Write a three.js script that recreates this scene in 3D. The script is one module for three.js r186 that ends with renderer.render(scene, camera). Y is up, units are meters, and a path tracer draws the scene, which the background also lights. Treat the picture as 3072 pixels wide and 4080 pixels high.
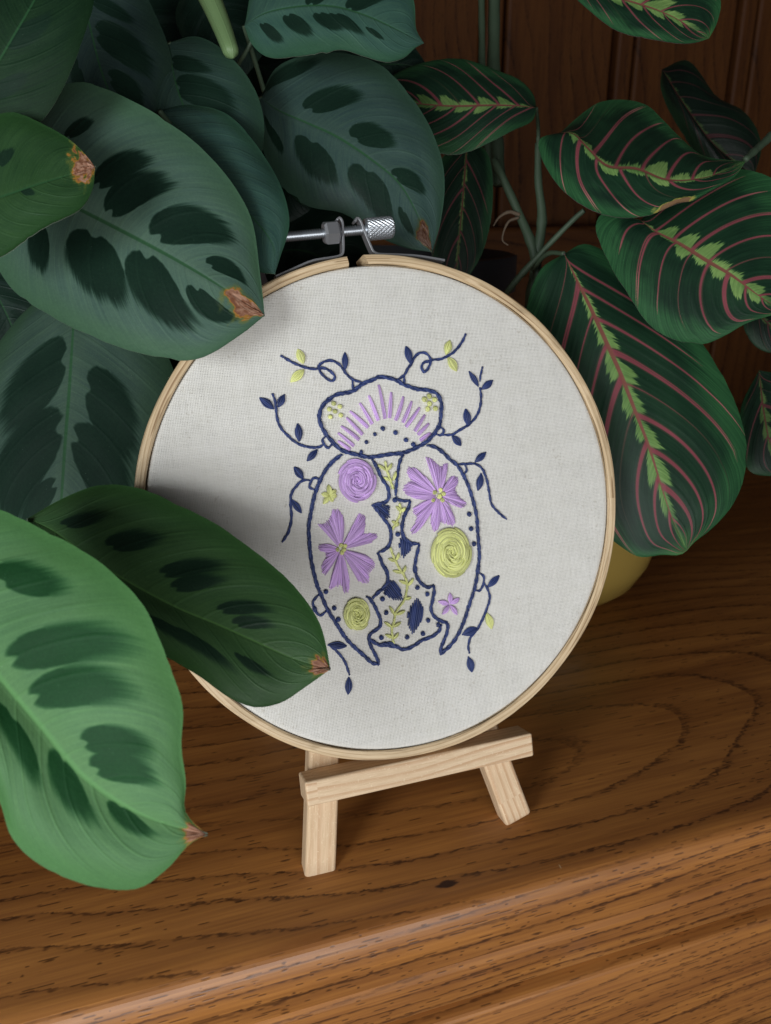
import * as THREE from 'three';
import { mergeGeometries, mergeVertices, toCreasedNormals } from 'three/addons/utils/BufferGeometryUtils.js';
import { RoundedBoxGeometry } from 'three/addons/geometries/RoundedBoxGeometry.js';
import { RectAreaLightUniformsLib } from 'three/addons/lights/RectAreaLightUniformsLib.js';

// ---------------------------------------------------------------- camera, light, exposure
const scene = new THREE.Scene();
const PITCH = THREE.MathUtils.degToRad(21), YAW = THREE.MathUtils.degToRad(18.45), EYE = new THREE.Vector3(0, 0.1745, 0.2);
const camera = new THREE.PerspectiveCamera(63.44, 3072 / 4080, 0.01, 12);
camera.position.copy(EYE);
camera.rotation.x = -PITCH;
camera.focus = 0.218; camera.userData.fStop = 26;
const renderer = new THREE.WebGLRenderer({ antialias: true });
renderer.toneMapping = THREE.LinearToneMapping;
renderer.toneMappingExposure = 0.9;
renderer.shadowMap.enabled = true;
scene.background = new THREE.Color().setRGB(0.022, 0.023, 0.026);   // the dim room
RectAreaLightUniformsLib.init();
const WINDOW_AND_FILL = [   // tall window to the left, added wide low fill panel behind the camera
  { w: 0.21, h: 0.27, at: new THREE.Vector3(-0.35, 0.21, 0.58), look: new THREE.Vector3(0, 0.09, 0), color: new THREE.Color().setRGB(0.90, 0.96, 1.0), power: 16.5, label: 'white framed window behind the camera to the left, outside the picture' },
  { w: 0.64, h: 0.34, at: new THREE.Vector3(0.14, 0.04, 0.64), look: new THREE.Vector3(0, 0.09, 0), color: new THREE.Color().setRGB(0.97, 0.98, 1.0), power: 4.1, label: 'added wide low fill panel behind the camera to the right, outside the picture' },
];

// ---------------------------------------------------------------- helpers
function rng(seed) { let s = seed >>> 0; return () => { s = (s + 0x6d2b79f5) | 0; let t = Math.imul(s ^ (s >>> 15), 1 | s); t = (t + Math.imul(t ^ (t >>> 7), 61 | t)) ^ t; return ((t ^ (t >>> 14)) >>> 0) / 4294967296; }; }
const rand = rng(77);
function h2(x, y) { let h = Math.imul(x | 0, 374761393) ^ Math.imul(y | 0, 668265263); h = Math.imul(h ^ (h >>> 13), 1274126177); return ((h ^ (h >>> 16)) >>> 0) / 4294967296; }
function vn(x, y) { const ix = Math.floor(x), iy = Math.floor(y); let a = x - ix, b = y - iy; a = a * a * (3 - 2 * a); b = b * b * (3 - 2 * b); const p = h2(ix, iy), q = h2(ix + 1, iy), r = h2(ix, iy + 1), s = h2(ix + 1, iy + 1); return p + (q - p) * a + (r - p) * b + (p - q - r + s) * a * b; }
const fbm = (x, y, n = 3) => { let s = 0, a = 0.5, t = 0; for (let i = 0; i < n; i++) { s += a * vn(x + i * 17.3, y - i * 9.1); t += a; a *= 0.5; x *= 2.03; y *= 2.03; } return s / t; };
const sat = (x) => (x < 0 ? 0 : x > 1 ? 1 : x);
const ss = (a, b, x) => { const t = sat((x - a) / (b - a)); return t * t * (3 - 2 * t); };
const mix3 = (a, b, t) => [a[0] + (b[0] - a[0]) * t, a[1] + (b[1] - a[1]) * t, a[2] + (b[2] - a[2]) * t];
function texture(w, h, f, srgb = true, wrap = THREE.ClampToEdgeWrapping) {
  const d = new Uint8Array(w * h * 4);
  for (let j = 0, o = 0; j < h; j++) for (let i = 0; i < w; i++, o += 4) { const c = f((i + 0.5) / w, (j + 0.5) / h); if (typeof c === 'number') d[o] = d[o + 1] = d[o + 2] = sat(c) * 255; else { d[o] = c[0] < 0 ? 0 : c[0] > 255 ? 255 : c[0]; d[o + 1] = c[1] < 0 ? 0 : c[1] > 255 ? 255 : c[1]; d[o + 2] = c[2] < 0 ? 0 : c[2] > 255 ? 255 : c[2]; } d[o + 3] = 255; }
  const t = new THREE.DataTexture(d, w, h); t.magFilter = THREE.LinearFilter; t.minFilter = THREE.LinearMipmapLinearFilter; t.generateMipmaps = true; t.wrapS = t.wrapT = wrap;
  if (srgb) t.colorSpace = THREE.SRGBColorSpace; t.needsUpdate = true; return t;
}
// a colour map and a height map computed together: f returns [colour, height]
function pair(w, h, f) {
  const keep = new Float32Array(w * h); let n = 0; const map = texture(w, h, (u, v) => { const [c, b] = f(u, v); keep[n++] = b; return c; }); n = 0; return [map, texture(w, h, () => keep[n++], false)];
}
const std = (o) => new THREE.MeshPhysicalMaterial(o);
function mesh(name, g, m, parent) { const o = new THREE.Mesh(g, m); o.name = name; o.castShadow = o.receiveShadow = true; if (parent) parent.add(o); return o; }
function thing(name, label, category, group) { const o = new THREE.Group(); o.name = name; o.userData = { label, category }; if (group) o.userData.group = group; scene.add(o); return o; }
// a point of the place seen at (x, y) of the survey grid (1666 wide, 2212 high), d metres ahead of the eye
const FL = 1789.6, CP = Math.cos(PITCH), SN = Math.sin(PITCH);
function at(x, y, d) { const a = (x - 833) / FL * d, b = -(y - 1106.3) / FL * d; return new THREE.Vector3(EYE.x + a, EYE.y + CP * b - SN * d, EYE.z - (SN * b + CP * d)); }
// collects swept tubes into one geometry
class Acc {
  constructor() { this.p = []; this.i = []; this.t = []; this.c = []; }
  tube(pts, rad, n = 6, cap = true) {
    const tone = 0.66 + 0.56 * rand();
    const m = pts.length, base = this.p.length / 3, T = new THREE.Vector3(), N = new THREE.Vector3(), B = new THREE.Vector3(), up = new THREE.Vector3(0.12, 0.2, 1).normalize(); let s = 0;
    for (let k = 0; k < m; k++) {
      T.subVectors(pts[Math.min(m - 1, k + 1)], pts[Math.max(0, k - 1)]).normalize();
      if (k === 0) { N.crossVectors(up, T); if (N.lengthSq() < 1e-4) N.crossVectors(new THREE.Vector3(1, 0, 0), T); N.normalize(); } else N.addScaledVector(T, -N.dot(T)).normalize();
      B.crossVectors(T, N); if (k) s += pts[k].distanceTo(pts[k - 1]);
      const r = typeof rad === 'function' ? rad(k / (m - 1)) : rad;
      for (let j = 0; j < n; j++) { const a = j / n * 6.28319, c = Math.cos(a) * r, d = Math.sin(a) * r; this.p.push(pts[k].x + N.x * c + B.x * d, pts[k].y + N.y * c + B.y * d, pts[k].z + N.z * c + B.z * d); this.t.push(j / n, s); this.c.push(tone, tone, tone); }
    }
    for (let k = 0; k < m - 1; k++) for (let j = 0; j < n; j++) { const a = base + k * n + j, b = base + k * n + (j + 1) % n; this.i.push(a, b, a + n, b, b + n, a + n); }
    if (cap) for (const e of [0, m - 1]) { const c = this.p.length / 3; this.p.push(pts[e].x, pts[e].y, pts[e].z); this.t.push(0.5, e ? s : 0); this.c.push(tone, tone, tone); for (let j = 0; j < n; j++) { const a = base + e * n + j, b = base + e * n + (j + 1) % n; if (e) this.i.push(a, b, c); else this.i.push(b, a, c); } }
    return this;
  }
  geo() { const g = new THREE.BufferGeometry(); g.setAttribute('position', new THREE.Float32BufferAttribute(this.p, 3)); g.setAttribute('uv', new THREE.Float32BufferAttribute(this.t, 2)); g.setAttribute('color', new THREE.Float32BufferAttribute(this.c, 3)); g.setIndex(this.i); g.computeVertexNormals(); return g; }
}
const line = (pts, n = 16) => new THREE.CatmullRomCurve3(pts, false, 'centripetal').getSpacedPoints(n);

// ---------------------------------------------------------------- materials of wood
// open-pored brown wood: rings of a log cut flat, dark pores lying in the rings; x along the grain, y across, in metres
function grain(x, y, seed, scale = 1) {
  const wx = fbm(x * 5 + seed, y * 9 - seed, 3) - 0.5, wy = fbm(x * 9 - seed, y * 22, 3) - 0.5;
  const yy = y + wy * 0.012 + wx * 0.03 + 0.008 * Math.sin(x * 21 + seed);
  const dep = 0.02 + 0.30 * (x + 0.055 * Math.sin(x * 13 + seed) + wx * 0.1) ;
  const r = Math.sqrt(yy * yy * 0.9 + dep * dep * 0.22) * 118 * scale + wy * 0.5;
  return r;
}
// short open pores, each a dark dash of its own length, cell by cell
function dash(x, y, seed, cx, cy, p) {
  const j0 = Math.floor(y / cy); let m = 0;
  for (let j = j0 - 1; j <= j0 + 1; j++) {
    const off = h2(j, seed) * cx, i0 = Math.floor((x + off) / cx);
    for (let i = i0 - 1; i <= i0 + 1; i++) { const r = h2(i * 7 + seed, j * 3 + 11); if (r > p) continue; const mx = (i + 0.2 + 0.6 * h2(i, j + seed)) * cx - off, my = (j + 0.15 + 0.7 * h2(i + 91, j - seed)) * cy, L = cx * (0.08 + 0.46 * h2(i - 5, j + 7) ** 1.6), T = cy * (0.07 + 0.11 * h2(i + 3, j + 70)); const dx = (x - mx) / L, dy = (y - my + 0.05 * (x - mx) * (h2(i, j) - 0.5)) / T, d = dx * dx + dy * dy; if (d < 1.4) m = Math.max(m, ss(1.4, 0.55, d)); }
  }
  return m;
}
function oak(x, y, seed, cut) {
  const flat = cut === 'flat', q = flat ? grain(x, y, seed) : y * 190 + fbm(x * 7, y * 40 + seed, 3) * 3 + x * 6;
  const id = Math.floor(q), ph = q - id, amt = 0.15 + 0.85 * Math.pow(h2(id, seed * 10), 0.8), fuzz = (vn(x * 520 + seed, y * 2100) - 0.5) * 0.16 + (vn(x * 130, y * 500 + seed) - 0.5) * 0.10;
  const w = flat ? 0.12 : 0.2, band = ss(0.0, 0.03, ph + fuzz) * (1 - ss(w * 0.4, w, ph + fuzz)) * amt, halo = ss(0.0, 0.02, ph) * (1 - ss(0.05, 0.55, ph)) * amt;
  const zone = ss(0.38, 0.62, fbm(x * 9, y * 45 + seed, 2));
  let pore = dash(x, y, seed | 0, 0.0052, 0.00115, flat ? 0.08 + 0.66 * band + 0.20 * zone : 0.14 + 0.34 * zone);
  pore = Math.max(pore * 0.85, band * ss(0.40, 0.62, vn(x * 300, y * 3000 - seed)) * (flat ? 0.9 : 0.3));
  const fine = vn(x * 70, y * 2600 + 3) - 0.5, broad = fbm(x * 5 + seed, y * 22, 3) - 0.5, mid = fbm(x * 18, y * 200 + seed, 2) - 0.5;
  let c = [158 + broad * 50 + mid * 36 + fine * 28, 102 + broad * 40 + mid * 29 + fine * 22, 50 + broad * 26 + mid * 15 + fine * 9];
  c = mix3(c, [104, 62, 30], halo * 0.35); c = mix3(c, [66, 37, 19], band * (0.30 + 0.5 * ss(0.3, 0.75, vn(x * 190 + 7, y * 1700))));
  c = mix3(c, [54, 30, 14], pore * 0.74);
  return [c, pore];
}
// table top and its front edge share one sheet: u along the edge, v from the back to the bottom of the front edge
const TX0 = -0.2, TXW = 0.64, TY0 = -0.6, TYW = 0.64;
const [topMap, topBump] = pair(2048, 2048, (u, v) => {
  const x = TX0 + u * TXW, y = TY0 + v * TYW; let c, p = 0;
  if (y < 0.001) [c, p] = oak(x - 0.05, y + 0.055, 4.7, 'flat');
  if (y > -0.004) { const [c2, p2] = oak(x, y, 9.1, 'rift'), e = ss(-0.004, 0.001, y); c = mix3(c ?? c2, c2, e); p = p + (p2 - p) * e; }
  if (Math.abs(x - 0.0203) < 0.01 && y > -0.014 && y < -0.002) { const k = Math.hypot((x - 0.0203) / 0.0026, (y + 0.0083) / 0.0011); c = mix3(c, [44, 22, 12], ss(1.3, 0.8, k + (vn(x * 900, y * 2000) - 0.5) * 0.6) * 0.9); }
  if (y < 0 && vn(x * 800 + 9, y * 800) > 0.992) c = mix3(c, [190, 175, 150], 0.6);
  return [c, 0.8 - 0.7 * p + 0.1 * vn(x * 90, y * 1500)];
});
const topRough = texture(1024, 1024, (u, v) => { const x = u * TXW, y = v * TYW; return 0.36 + 0.16 * (fbm(x * 30, y * 60, 3) - 0.5) + 0.1 * vn(x * 200, y * 2400) + 0.18 * ss(0.72, 0.8, fbm(x * 14 + 5, y * 14, 4)); }, false);
const topMat = std({ map: topMap, roughnessMap: topRough, roughness: 1, bumpMap: topBump, bumpScale: 0.00012, clearcoat: 0.25, clearcoatRoughness: 0.32 });
const frontMap = texture(2048, 512, (u, v) => { const x = TX0 + u * TXW, y = v * 0.16; return oak(x, y, 21.3, 'rift')[0]; });
const frontMat = std({ map: frontMap, roughness: 0.42 });
const wallMap = texture(512, 1024, (u, v) => { const [c] = oak(v * 0.5, u * 0.12, 13.1, 'flat'); return [c[0] * 0.52 + 8, c[1] * 0.49 + 3, c[2] * 0.46]; }, true, THREE.MirroredRepeatWrapping);
const wallMat = std({ map: wallMap, roughness: 0.6, specularIntensity: 0.5 });
// pale softwood: u along (metres x 10), v across
const pineMap = texture(1024, 512, (u, v) => {
  const x = u * 0.1, y = v * 0.05, q = y * 420 + fbm(x * 12, y * 50, 3) * 3.2, ph = q - Math.floor(q), late = ss(0.45, 0.9, ph) * (1 - ss(0.92, 1, ph));
  const f = vn(x * 400, y * 9000) - 0.5, b = fbm(x * 25, y * 120, 3) - 0.5; let c = [225 + f * 18 + b * 22, 195 + f * 20 + b * 26, 158 + f * 22 + b * 30];
  c = mix3(c, [186, 138, 98], late * (0.45 + b)); const sp = ss(0.83, 0.9, vn(x * 2600, y * 4200)); return mix3(c, [240, 220, 186], sp * 0.5);
}, true, THREE.RepeatWrapping);
const pineMat = std({ map: pineMap, roughness: 0.62, bumpMap: pineMap, bumpScale: 0.00008 });
const hoopMap = texture(2048, 256, (u, v) => {
  const x = u * 0.42, y = v * 0.026, q = y * 900 + fbm(x * 14, y * 90, 3) * 3.0, ph = q - Math.floor(q), b = fbm(x * 30, y * 300, 3) - 0.5, f = vn(x * 300, y * 14000) - 0.5;
  let c = [222 + f * 26 + b * 26, 195 + f * 26 + b * 28, 156 + f * 24 + b * 30]; c = mix3(c, [150, 112, 70], ss(0.55, 0.95, ph) * (1 - ss(0.95, 1, ph)) * (0.15 + 0.45 * sat(b + 0.5)));
  const crack = ss(0.80, 0.86, vn(x * 45 + 3, y * 2600)); return mix3(c, [118, 82, 50], crack * 0.55);
}, true, THREE.RepeatWrapping);
const hoopMat = std({ map: hoopMap, roughness: 0.5, bumpMap: hoopMap, bumpScale: 0.00012 });

// ---------------------------------------------------------------- sideboard the things stand on
const board = thing('sideboard', 'brown wooden sideboard with rounded front edge under the easel', 'sideboard');
board.position.set(0, -0.0, 0.041); board.rotation.y = YAW;
function sweepX(prof, x0, x1, nx, uvf) {       // profile (z, y) swept along x
  const p = [], t = [], ix = [], n = prof.length; let s = [0]; for (let k = 1; k < n; k++) s[k] = s[k - 1] + Math.hypot(prof[k][0] - prof[k - 1][0], prof[k][1] - prof[k - 1][1]);
  for (let i = 0; i <= nx; i++) { const x = x0 + (x1 - x0) * i / nx; for (let k = 0; k < n; k++) { p.push(x, prof[k][1], prof[k][0]); t.push(...uvf(x, s[k])); } }
  for (let i = 0; i < nx; i++) for (let k = 0; k < n - 1; k++) { const a = i * n + k, b = a + n; ix.push(a, a + 1, b, b, a + 1, b + 1); }
  const g = new THREE.BufferGeometry(); g.setAttribute('position', new THREE.Float32BufferAttribute(p, 3)); g.setAttribute('uv', new THREE.Float32BufferAttribute(t, 2)); g.setIndex(ix); return toCreasedNormals(g, 0.6);
}
{
  const R = 0.0055, prof = [[-0.62, -0.02], [-0.62, 0], [-0.5, 0], [-0.3, 0], [-0.1, 0], [-R - 0.004, 0]];
  for (let k = 0; k <= 10; k++) { const a = k / 10 * Math.PI / 2; prof.push([-R + R * Math.sin(a), -R + R * Math.cos(a)]); }
  prof.push([0.0003, -0.012], [0.0003, -0.0192], [-0.0004, -0.0203], [0.0001, -0.0213], [0.0003, -0.0225], [0.0004, -0.0325]);
  for (let k = 0; k <= 6; k++) { const a = k / 6 * Math.PI / 2; prof.push([-0.0026 + 0.003 * Math.cos(a), -0.0328 - 0.003 * Math.sin(a)]); }
  prof.push([-0.006, -0.0359], [-0.0065, -0.0415], [-0.04, -0.0415]);
  mesh('top', sweepX(prof, -0.5, 1.1, 40, (x, s) => [(x - TX0) / TXW, (s - 0.64 - TY0) / TYW]), topMat, board);
  const pr = [[-0.02, -0.0418], [-0.003, -0.0418]]; for (let k = 0; k <= 5; k++) { const a = k / 5 * Math.PI / 2; pr.push([-0.003 + 0.0024 * Math.sin(a), -0.0442 + 0.0024 * Math.cos(a)]); } pr.push([-0.0006, -0.08], [-0.0006, -0.16], [-0.02, -0.16]);
  mesh('drawer_front', sweepX(pr, -0.5, 1.1, 20, (x, s) => [(x - TX0) / TXW, s / 0.16]), frontMat, board);
  const kn = new THREE.LatheGeometry([[0, 0.0], [0.005, 0], [0.005, 0.008], [0.0085, 0.012], [0.0105, 0.017], [0.0095, 0.022], [0.006, 0.0255], [0, 0.0265]].map((q) => new THREE.Vector2(...q)), 40);
  kn.rotateX(Math.PI / 2); kn.translate(0.1225, -0.0945, 0.0); mesh('knob', kn, std({ color: 0x3a3634, roughness: 0.45, metalness: 0.3 }), board);
}
// dark panelled back, board by board
const wall = new THREE.Group(); wall.name = 'panelled_wall'; wall.userData = { kind: 'structure', label: 'dark brown vertical board panelling behind the plants' }; scene.add(wall);
wall.position.set(0, 0, -0.42); wall.rotation.y = YAW;
{
  const geos = {};
  const bd = (x, w, d) => { const k = w + '_' + d; if (!geos[k]) { const g = new RoundedBoxGeometry(w, 0.75, d, 3, 0.003); const p = g.attributes.position, uv = g.attributes.uv; for (let i = 0; i < p.count; i++) uv.setXY(i, (p.getX(i) + 0.3) / 0.12, (p.getY(i) + 0.4) / 0.5); geos[k] = g; } const o = mesh('board', geos[k], wallMat, wall); o.position.set(x, 0.34, -0.01 + d / 2); };
  for (let k = -6; k < 9; k++) { const x = 0.13 + k * 0.104; bd(x, 0.084, 0.01); bd(x + 0.052, 0.0135, 0.012); }
  const back = new THREE.BoxGeometry(1.8, 0.76, 0.01); back.translate(0.2, 0.34, -0.016); mesh('backing', back, wallMat, wall);
  const rail = new RoundedBoxGeometry(1.8, 0.035, 0.02, 3, 0.004); rail.translate(0.2, 0.135, 0.013); { const p = rail.attributes.position, uv = rail.attributes.uv; for (let i = 0; i < p.count; i++) uv.setXY(i, p.getY(i) / 0.12, p.getX(i) / 0.5); } mesh('rail', rail, wallMat, wall);
}

// ---------------------------------------------------------------- window and added fill panel that light the place, behind the camera
WINDOW_AND_FILL.forEach((W, i) => {
  const w = thing(i ? 'window_001' : 'window', W.label, 'window'); w.position.copy(W.at); w.lookAt(W.look);
  const pane = mesh('pane', new THREE.PlaneGeometry(W.w, W.h), new THREE.MeshStandardMaterial({ color: 0x111111, emissive: W.color, emissiveIntensity: 0.3 }), w); pane.position.z = -0.012;
  const fm = std({ color: 0xdddddd, roughness: 0.5 });
  for (const [x, y, a, b] of [[0, W.h / 2 + 0.03, W.w + 0.12, 0.06], [0, -W.h / 2 - 0.03, W.w + 0.12, 0.06], [-W.w / 2 - 0.03, 0, 0.06, W.h], [W.w / 2 + 0.03, 0, 0.06, W.h]]) { const f = mesh('frame', new RoundedBoxGeometry(a, b, 0.05, 2, 0.006), fm, w); f.position.set(x, y, -0.02); }
  const l = new THREE.RectAreaLight(W.color, W.power, W.w, W.h); l.name = 'window_and_fill_light'; l.position.copy(W.at); scene.add(l); l.lookAt(W.look);
});

// ---------------------------------------------------------------- embroidery hoop
const frame = new THREE.Group(); frame.position.set(0.0032, 0.09565, -0.0071); frame.rotation.order = 'YXZ'; frame.rotation.set(THREE.MathUtils.degToRad(-18.22), THREE.MathUtils.degToRad(18.477), 0); frame.updateMatrixWorld(true);
const hoop = thing('embroidery_hoop', 'round wooden embroidery hoop with flowered beetle stitched on pale linen', 'embroidery hoop');
hoop.position.copy(frame.position); hoop.rotation.copy(frame.rotation);
const part = (name, parent = hoop) => { const g = new THREE.Group(); g.name = name; parent.add(g); return g; };
const MM = 0.001, RO = 0.0675, RI = 0.0649, H = hoop;
{ // outer ring, split under the screw
  const a0 = THREE.MathUtils.degToRad(90 + 0.9), a1 = THREE.MathUtils.degToRad(90 + 5.2), D = 0.0082, prof = [];
  const c = 0.0007, box = [[RI, -D], [RI, 0], [RO, 0], [RO, -D]], dirs = [[0, -1], [-1, 0], [0, 1], [1, 0]];
  const corner = (x, y, cx, cy, s) => { for (let k = 0; k <= 3; k++) { const a = s + k / 3 * Math.PI / 2; prof.push([cx - Math.cos(a) * c, cy + Math.sin(a) * c]); } };
  corner(RI, 0, RI + c, -c, 0); corner(RO, 0, RO - c, -c, Math.PI / 2); corner(RO, -D, RO - c, -D + c, Math.PI); corner(RI, -D, RI + c, -D + c, Math.PI * 1.5); prof.push(prof[0].slice());
  const n = 240, m = prof.length, p = [], t = [], ix = []; let s = [0]; for (let k = 1; k < m; k++) s[k] = s[k - 1] + Math.hypot(prof[k][0] - prof[k - 1][0], prof[k][1] - prof[k - 1][1]);
  const total = 2 * Math.PI - (a1 - a0);
  for (let i = 0; i <= n; i++) { const w = a1 + total * i / n; for (let k = 0; k < m; k++) { const slant = i === n ? (prof[k][0] - RI) * 7 : i === 0 ? (prof[k][1] + D) * 1.2 + (k % 3) * 0.0012 : 0; const r = prof[k][0] + 0.00012 * Math.sin(w * 9 + k), aa = w + slant; p.push(Math.cos(aa) * r, Math.sin(aa) * r, prof[k][1]); t.push(w * RO / 0.42, s[k] / 0.026); } }
  for (let i = 0; i < n; i++) for (let k = 0; k < m - 1; k++) { const a = i * m + k, b = a + m; ix.push(a, b, a + 1, b, b + 1, a + 1); }
  for (const i of [0, n]) { const ce = p.length / 3; let cx = 0, cy = 0, cz = 0; for (let k = 0; k < m - 1; k++) { cx += p[(i * m + k) * 3]; cy += p[(i * m + k) * 3 + 1]; cz += p[(i * m + k) * 3 + 2]; } p.push(cx / (m - 1), cy / (m - 1), cz / (m - 1)); t.push(0.5, 0.1); for (let k = 0; k < m - 1; k++) { const a = i * m + k; if (i) ix.push(a, ce, a + 1); else ix.push(a, a + 1, ce); } }
  const g = new THREE.BufferGeometry(); g.setAttribute('position', new THREE.Float32BufferAttribute(p, 3)); g.setAttribute('uv', new THREE.Float32BufferAttribute(t, 2)); g.setIndex(ix);
  mesh('outer_ring', toCreasedNormals(g, 0.9), hoopMat, hoop);
  const q = []; for (let k = 0; k <= 8; k++) { const a = k / 8 * 6.28319; q.push(new THREE.Vector2(RI - 0.0022 + 0.0015 * Math.cos(a), -0.0048 + 0.003 * Math.sin(a))); }
  const inner = new THREE.LatheGeometry(q, 120); inner.rotateX(Math.PI / 2); inner.scale(1, 1, 1); mesh('inner_ring', inner, hoopMat, hoop);
}
const ZF = -0.0007;      // face of the linen, a little behind the face of the ring
const TH = 317;          // threads across
const weave = (u, v) => { // height of plain weave with uneven threads
  const x = u * TH, y = v * TH, i = Math.floor(x), j = Math.floor(y), fx = x - i - 0.5, fy = y - j - 0.5, over = (i + j) & 1;
  const wx = 0.40 + 0.13 * (vn(i * 7.7, y * 0.13) - 0.5) * 2 * (h2(i, 5) > 0.9 ? 0.9 : 0.45), wy = 0.40 + 0.13 * (vn(x * 0.13, j * 9.1) - 0.5) * 2 * (h2(9, j) > 0.9 ? 0.9 : 0.45);
  const a = 1 - (fx / wx) ** 2, b = 1 - (fy / wy) ** 2, ca = Math.cos(fy * Math.PI) * (over ? 1 : -1), cb = Math.cos(fx * Math.PI) * (over ? -1 : 1);
  const ha = a > 0 ? 0.42 + 0.33 * Math.sqrt(a) + 0.2 * ca : 0, hb = b > 0 ? 0.42 + 0.33 * Math.sqrt(b) + 0.2 * cb : 0; return Math.max(ha, hb, 0);
};
const [linenMap, linenBump] = pair(2048, 2048, (u, v) => {
  const h = weave(u, v), b = vn(u * 40, v * 40) - 0.5, i = Math.floor(u * TH), j = Math.floor(v * TH), th = h2(i, 3) * 0.5 + h2(4, j) * 0.5 - 0.5 + (vn(i * 3.3, v * 9) + vn(u * 9, j * 3.1) - 1) * 0.6;
  let c = [234 + th * 5 + b * 3, 230 + th * 5 + b * 3, 221 + th * 6 + b * 4];
  const fl = ss(0.84, 0.87, vn(u * 260 + 7, v * 300)) * ss(0.66, 0.8, vn(u * 21, v * 19 + 40)); return [mix3(c, [170, 158, 140], fl * 0.22), h];
});
const linen = std({ map: linenMap, bumpMap: linenBump, bumpScale: 0.0002, roughness: 0.9, sheen: 0.25, sheenRoughness: 0.6, sheenColor: new THREE.Color(0.7, 0.7, 0.7) });
{
  const p = [0, 0, ZF], t = [0.5, 0.5], ix = [], nr = 40, na = 180; const zf = (r, a) => { const e = r / 0.0648; return ZF + 0.00018 * Math.sin(a * 23 + 3 * Math.sin(a * 5)) * ss(0.7, 1, e) * ss(1.02, 0.9, e) - (e > 0.985 ? (e - 0.985) / 0.015 * 0.00035 : 0) + 0.00022 * (fbm(Math.cos(a) * e * 3 + 9, Math.sin(a) * e * 3, 3) - 0.5) * (1 - e); };
  for (let i = 1; i <= nr; i++) for (let k = 0; k < na; k++) { const r = 0.0648 * (i < nr - 3 ? i / (nr - 3) * 0.98 : 0.98 + 0.02 * (i - nr + 3) / 3), a = k / na * 6.28319; p.push(Math.cos(a) * r, Math.sin(a) * r, zf(r, a)); t.push(0.5 + Math.cos(a) * r / 0.13, 0.5 + Math.sin(a) * r / 0.13); }
  for (let k = 0; k < na; k++) { ix.push(0, 1 + k, 1 + (k + 1) % na); for (let i = 0; i < nr - 1; i++) { const a = 1 + i * na + k, b = 1 + i * na + (k + 1) % na; ix.push(a, a + na, b, b, a + na, b + na); } }
  // turned back over the inner ring
  const last = 1 + (nr - 1) * na, s0 = p.length / 3; for (let k = 0; k < na; k++) { const a = k / na * 6.28319; p.push(Math.cos(a) * 0.0648, Math.sin(a) * 0.0648, -0.0082); t.push(0.5 + Math.cos(a) * 0.56, 0.5 + Math.sin(a) * 0.56); }
  for (let k = 0; k < na; k++) { const a = last + k, b = last + (k + 1) % na, c = s0 + k, d = s0 + (k + 1) % na; ix.push(a, c, b, b, c, d); }
  const g = new THREE.BufferGeometry(); g.setAttribute('position', new THREE.Float32BufferAttribute(p, 3)); g.setAttribute('uv', new THREE.Float32BufferAttribute(t, 2)); g.setIndex(ix); g.computeVertexNormals(); mesh('linen', g, linen, hoop);
}
// stitches, in millimetres on the linen
const thread = (rgb, sh) => std({ vertexColors: true, color: new THREE.Color().setRGB(...rgb, THREE.SRGBColorSpace), roughness: 0.55, sheen: 0.35, sheenRoughness: 0.4, sheenColor: new THREE.Color().setRGB(...sh, THREE.SRGBColorSpace) });
const navy = thread([0.19, 0.25, 0.45], [0.3, 0.4, 0.7]), lilac = thread([0.83, 0.68, 0.90], [0.95, 0.85, 1]), lime = thread([0.88, 0.89, 0.58], [1, 1, 0.8]);
const P3 = (u, v, z) => new THREE.Vector3(u * MM, v * MM, ZF + z * MM);
function ropeInto(acc, pts, r, closed) {
  const cu = new THREE.CatmullRomCurve3(pts.map(([u, v]) => P3(u, v, 0)), !!closed, 'centripetal'), L = cu.getLength() / MM, n = Math.max(1, Math.round(L / 2.5)), st = L / n;
  const pt = (s) => cu.getPointAt(closed ? ((s / L) % 1 + 1) % 1 : sat(s / L));
  for (let i = 0; i < n; i++) {
    const s0 = i * st - (i || closed ? 0.3 : 0) * st, s1 = (i + 1) * st + (i < n - 1 || closed ? 0.3 : 0) * st, m = 9, jit = (rand() - 0.5) * 0.18, tone = rand();
    for (let w = 0; w < 2; w++) {
      const q = [];
      for (let k = 0; k <= m; k++) { const e = k / m, s = s0 + (s1 - s0) * e, c = pt(s), d = pt(s + 0.05).sub(pt(s - 0.05)); const nx = -d.y, ny = d.x, l = Math.hypot(nx, ny) || 1, tw = e * 5.2 + w * Math.PI + tone, sl = (e - 0.5) * 0.7 * r + jit * r; const off = sl + Math.cos(tw) * 0.42 * r; q.push(new THREE.Vector3(c.x + nx / l * off * MM, c.y + ny / l * off * MM, ZF + (r * 0.5 + Math.sin(tw) * 0.38 * r + 0.2 * r * Math.sin(e * Math.PI)) * MM)); }
      acc.tube(q, (e) => r * MM * (0.3 + 0.36 * Math.pow(Math.sin(Math.PI * (0.06 + 0.88 * e)), 0.6)), 6);
    }
  }
}
function stem(par, name, pts, r, closed, mat) { r *= 0.9; const a = new Acc(); ropeInto(a, pts, r, closed); return mesh(name, a.geo(), mat, par); }
function strand(acc, a, b, r, bow = 0, z = 0.25, arch = 0.25) { const q = [], dx = b[0] - a[0], dy = b[1] - a[1], l = Math.hypot(dx, dy) || 1; for (let k = 0; k <= 7; k++) { const e = k / 7, s = Math.sin(e * Math.PI); q.push(P3(a[0] + dx * e - dy / l * bow * s, a[1] + dy * e + dx / l * bow * s, z * (0.35 + 0.65 * Math.min(1, s * 2)) + arch * s)); } acc.tube(q, (e) => r * MM * (0.6 + 0.4 * Math.sin(e * Math.PI)), 6); }
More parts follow.
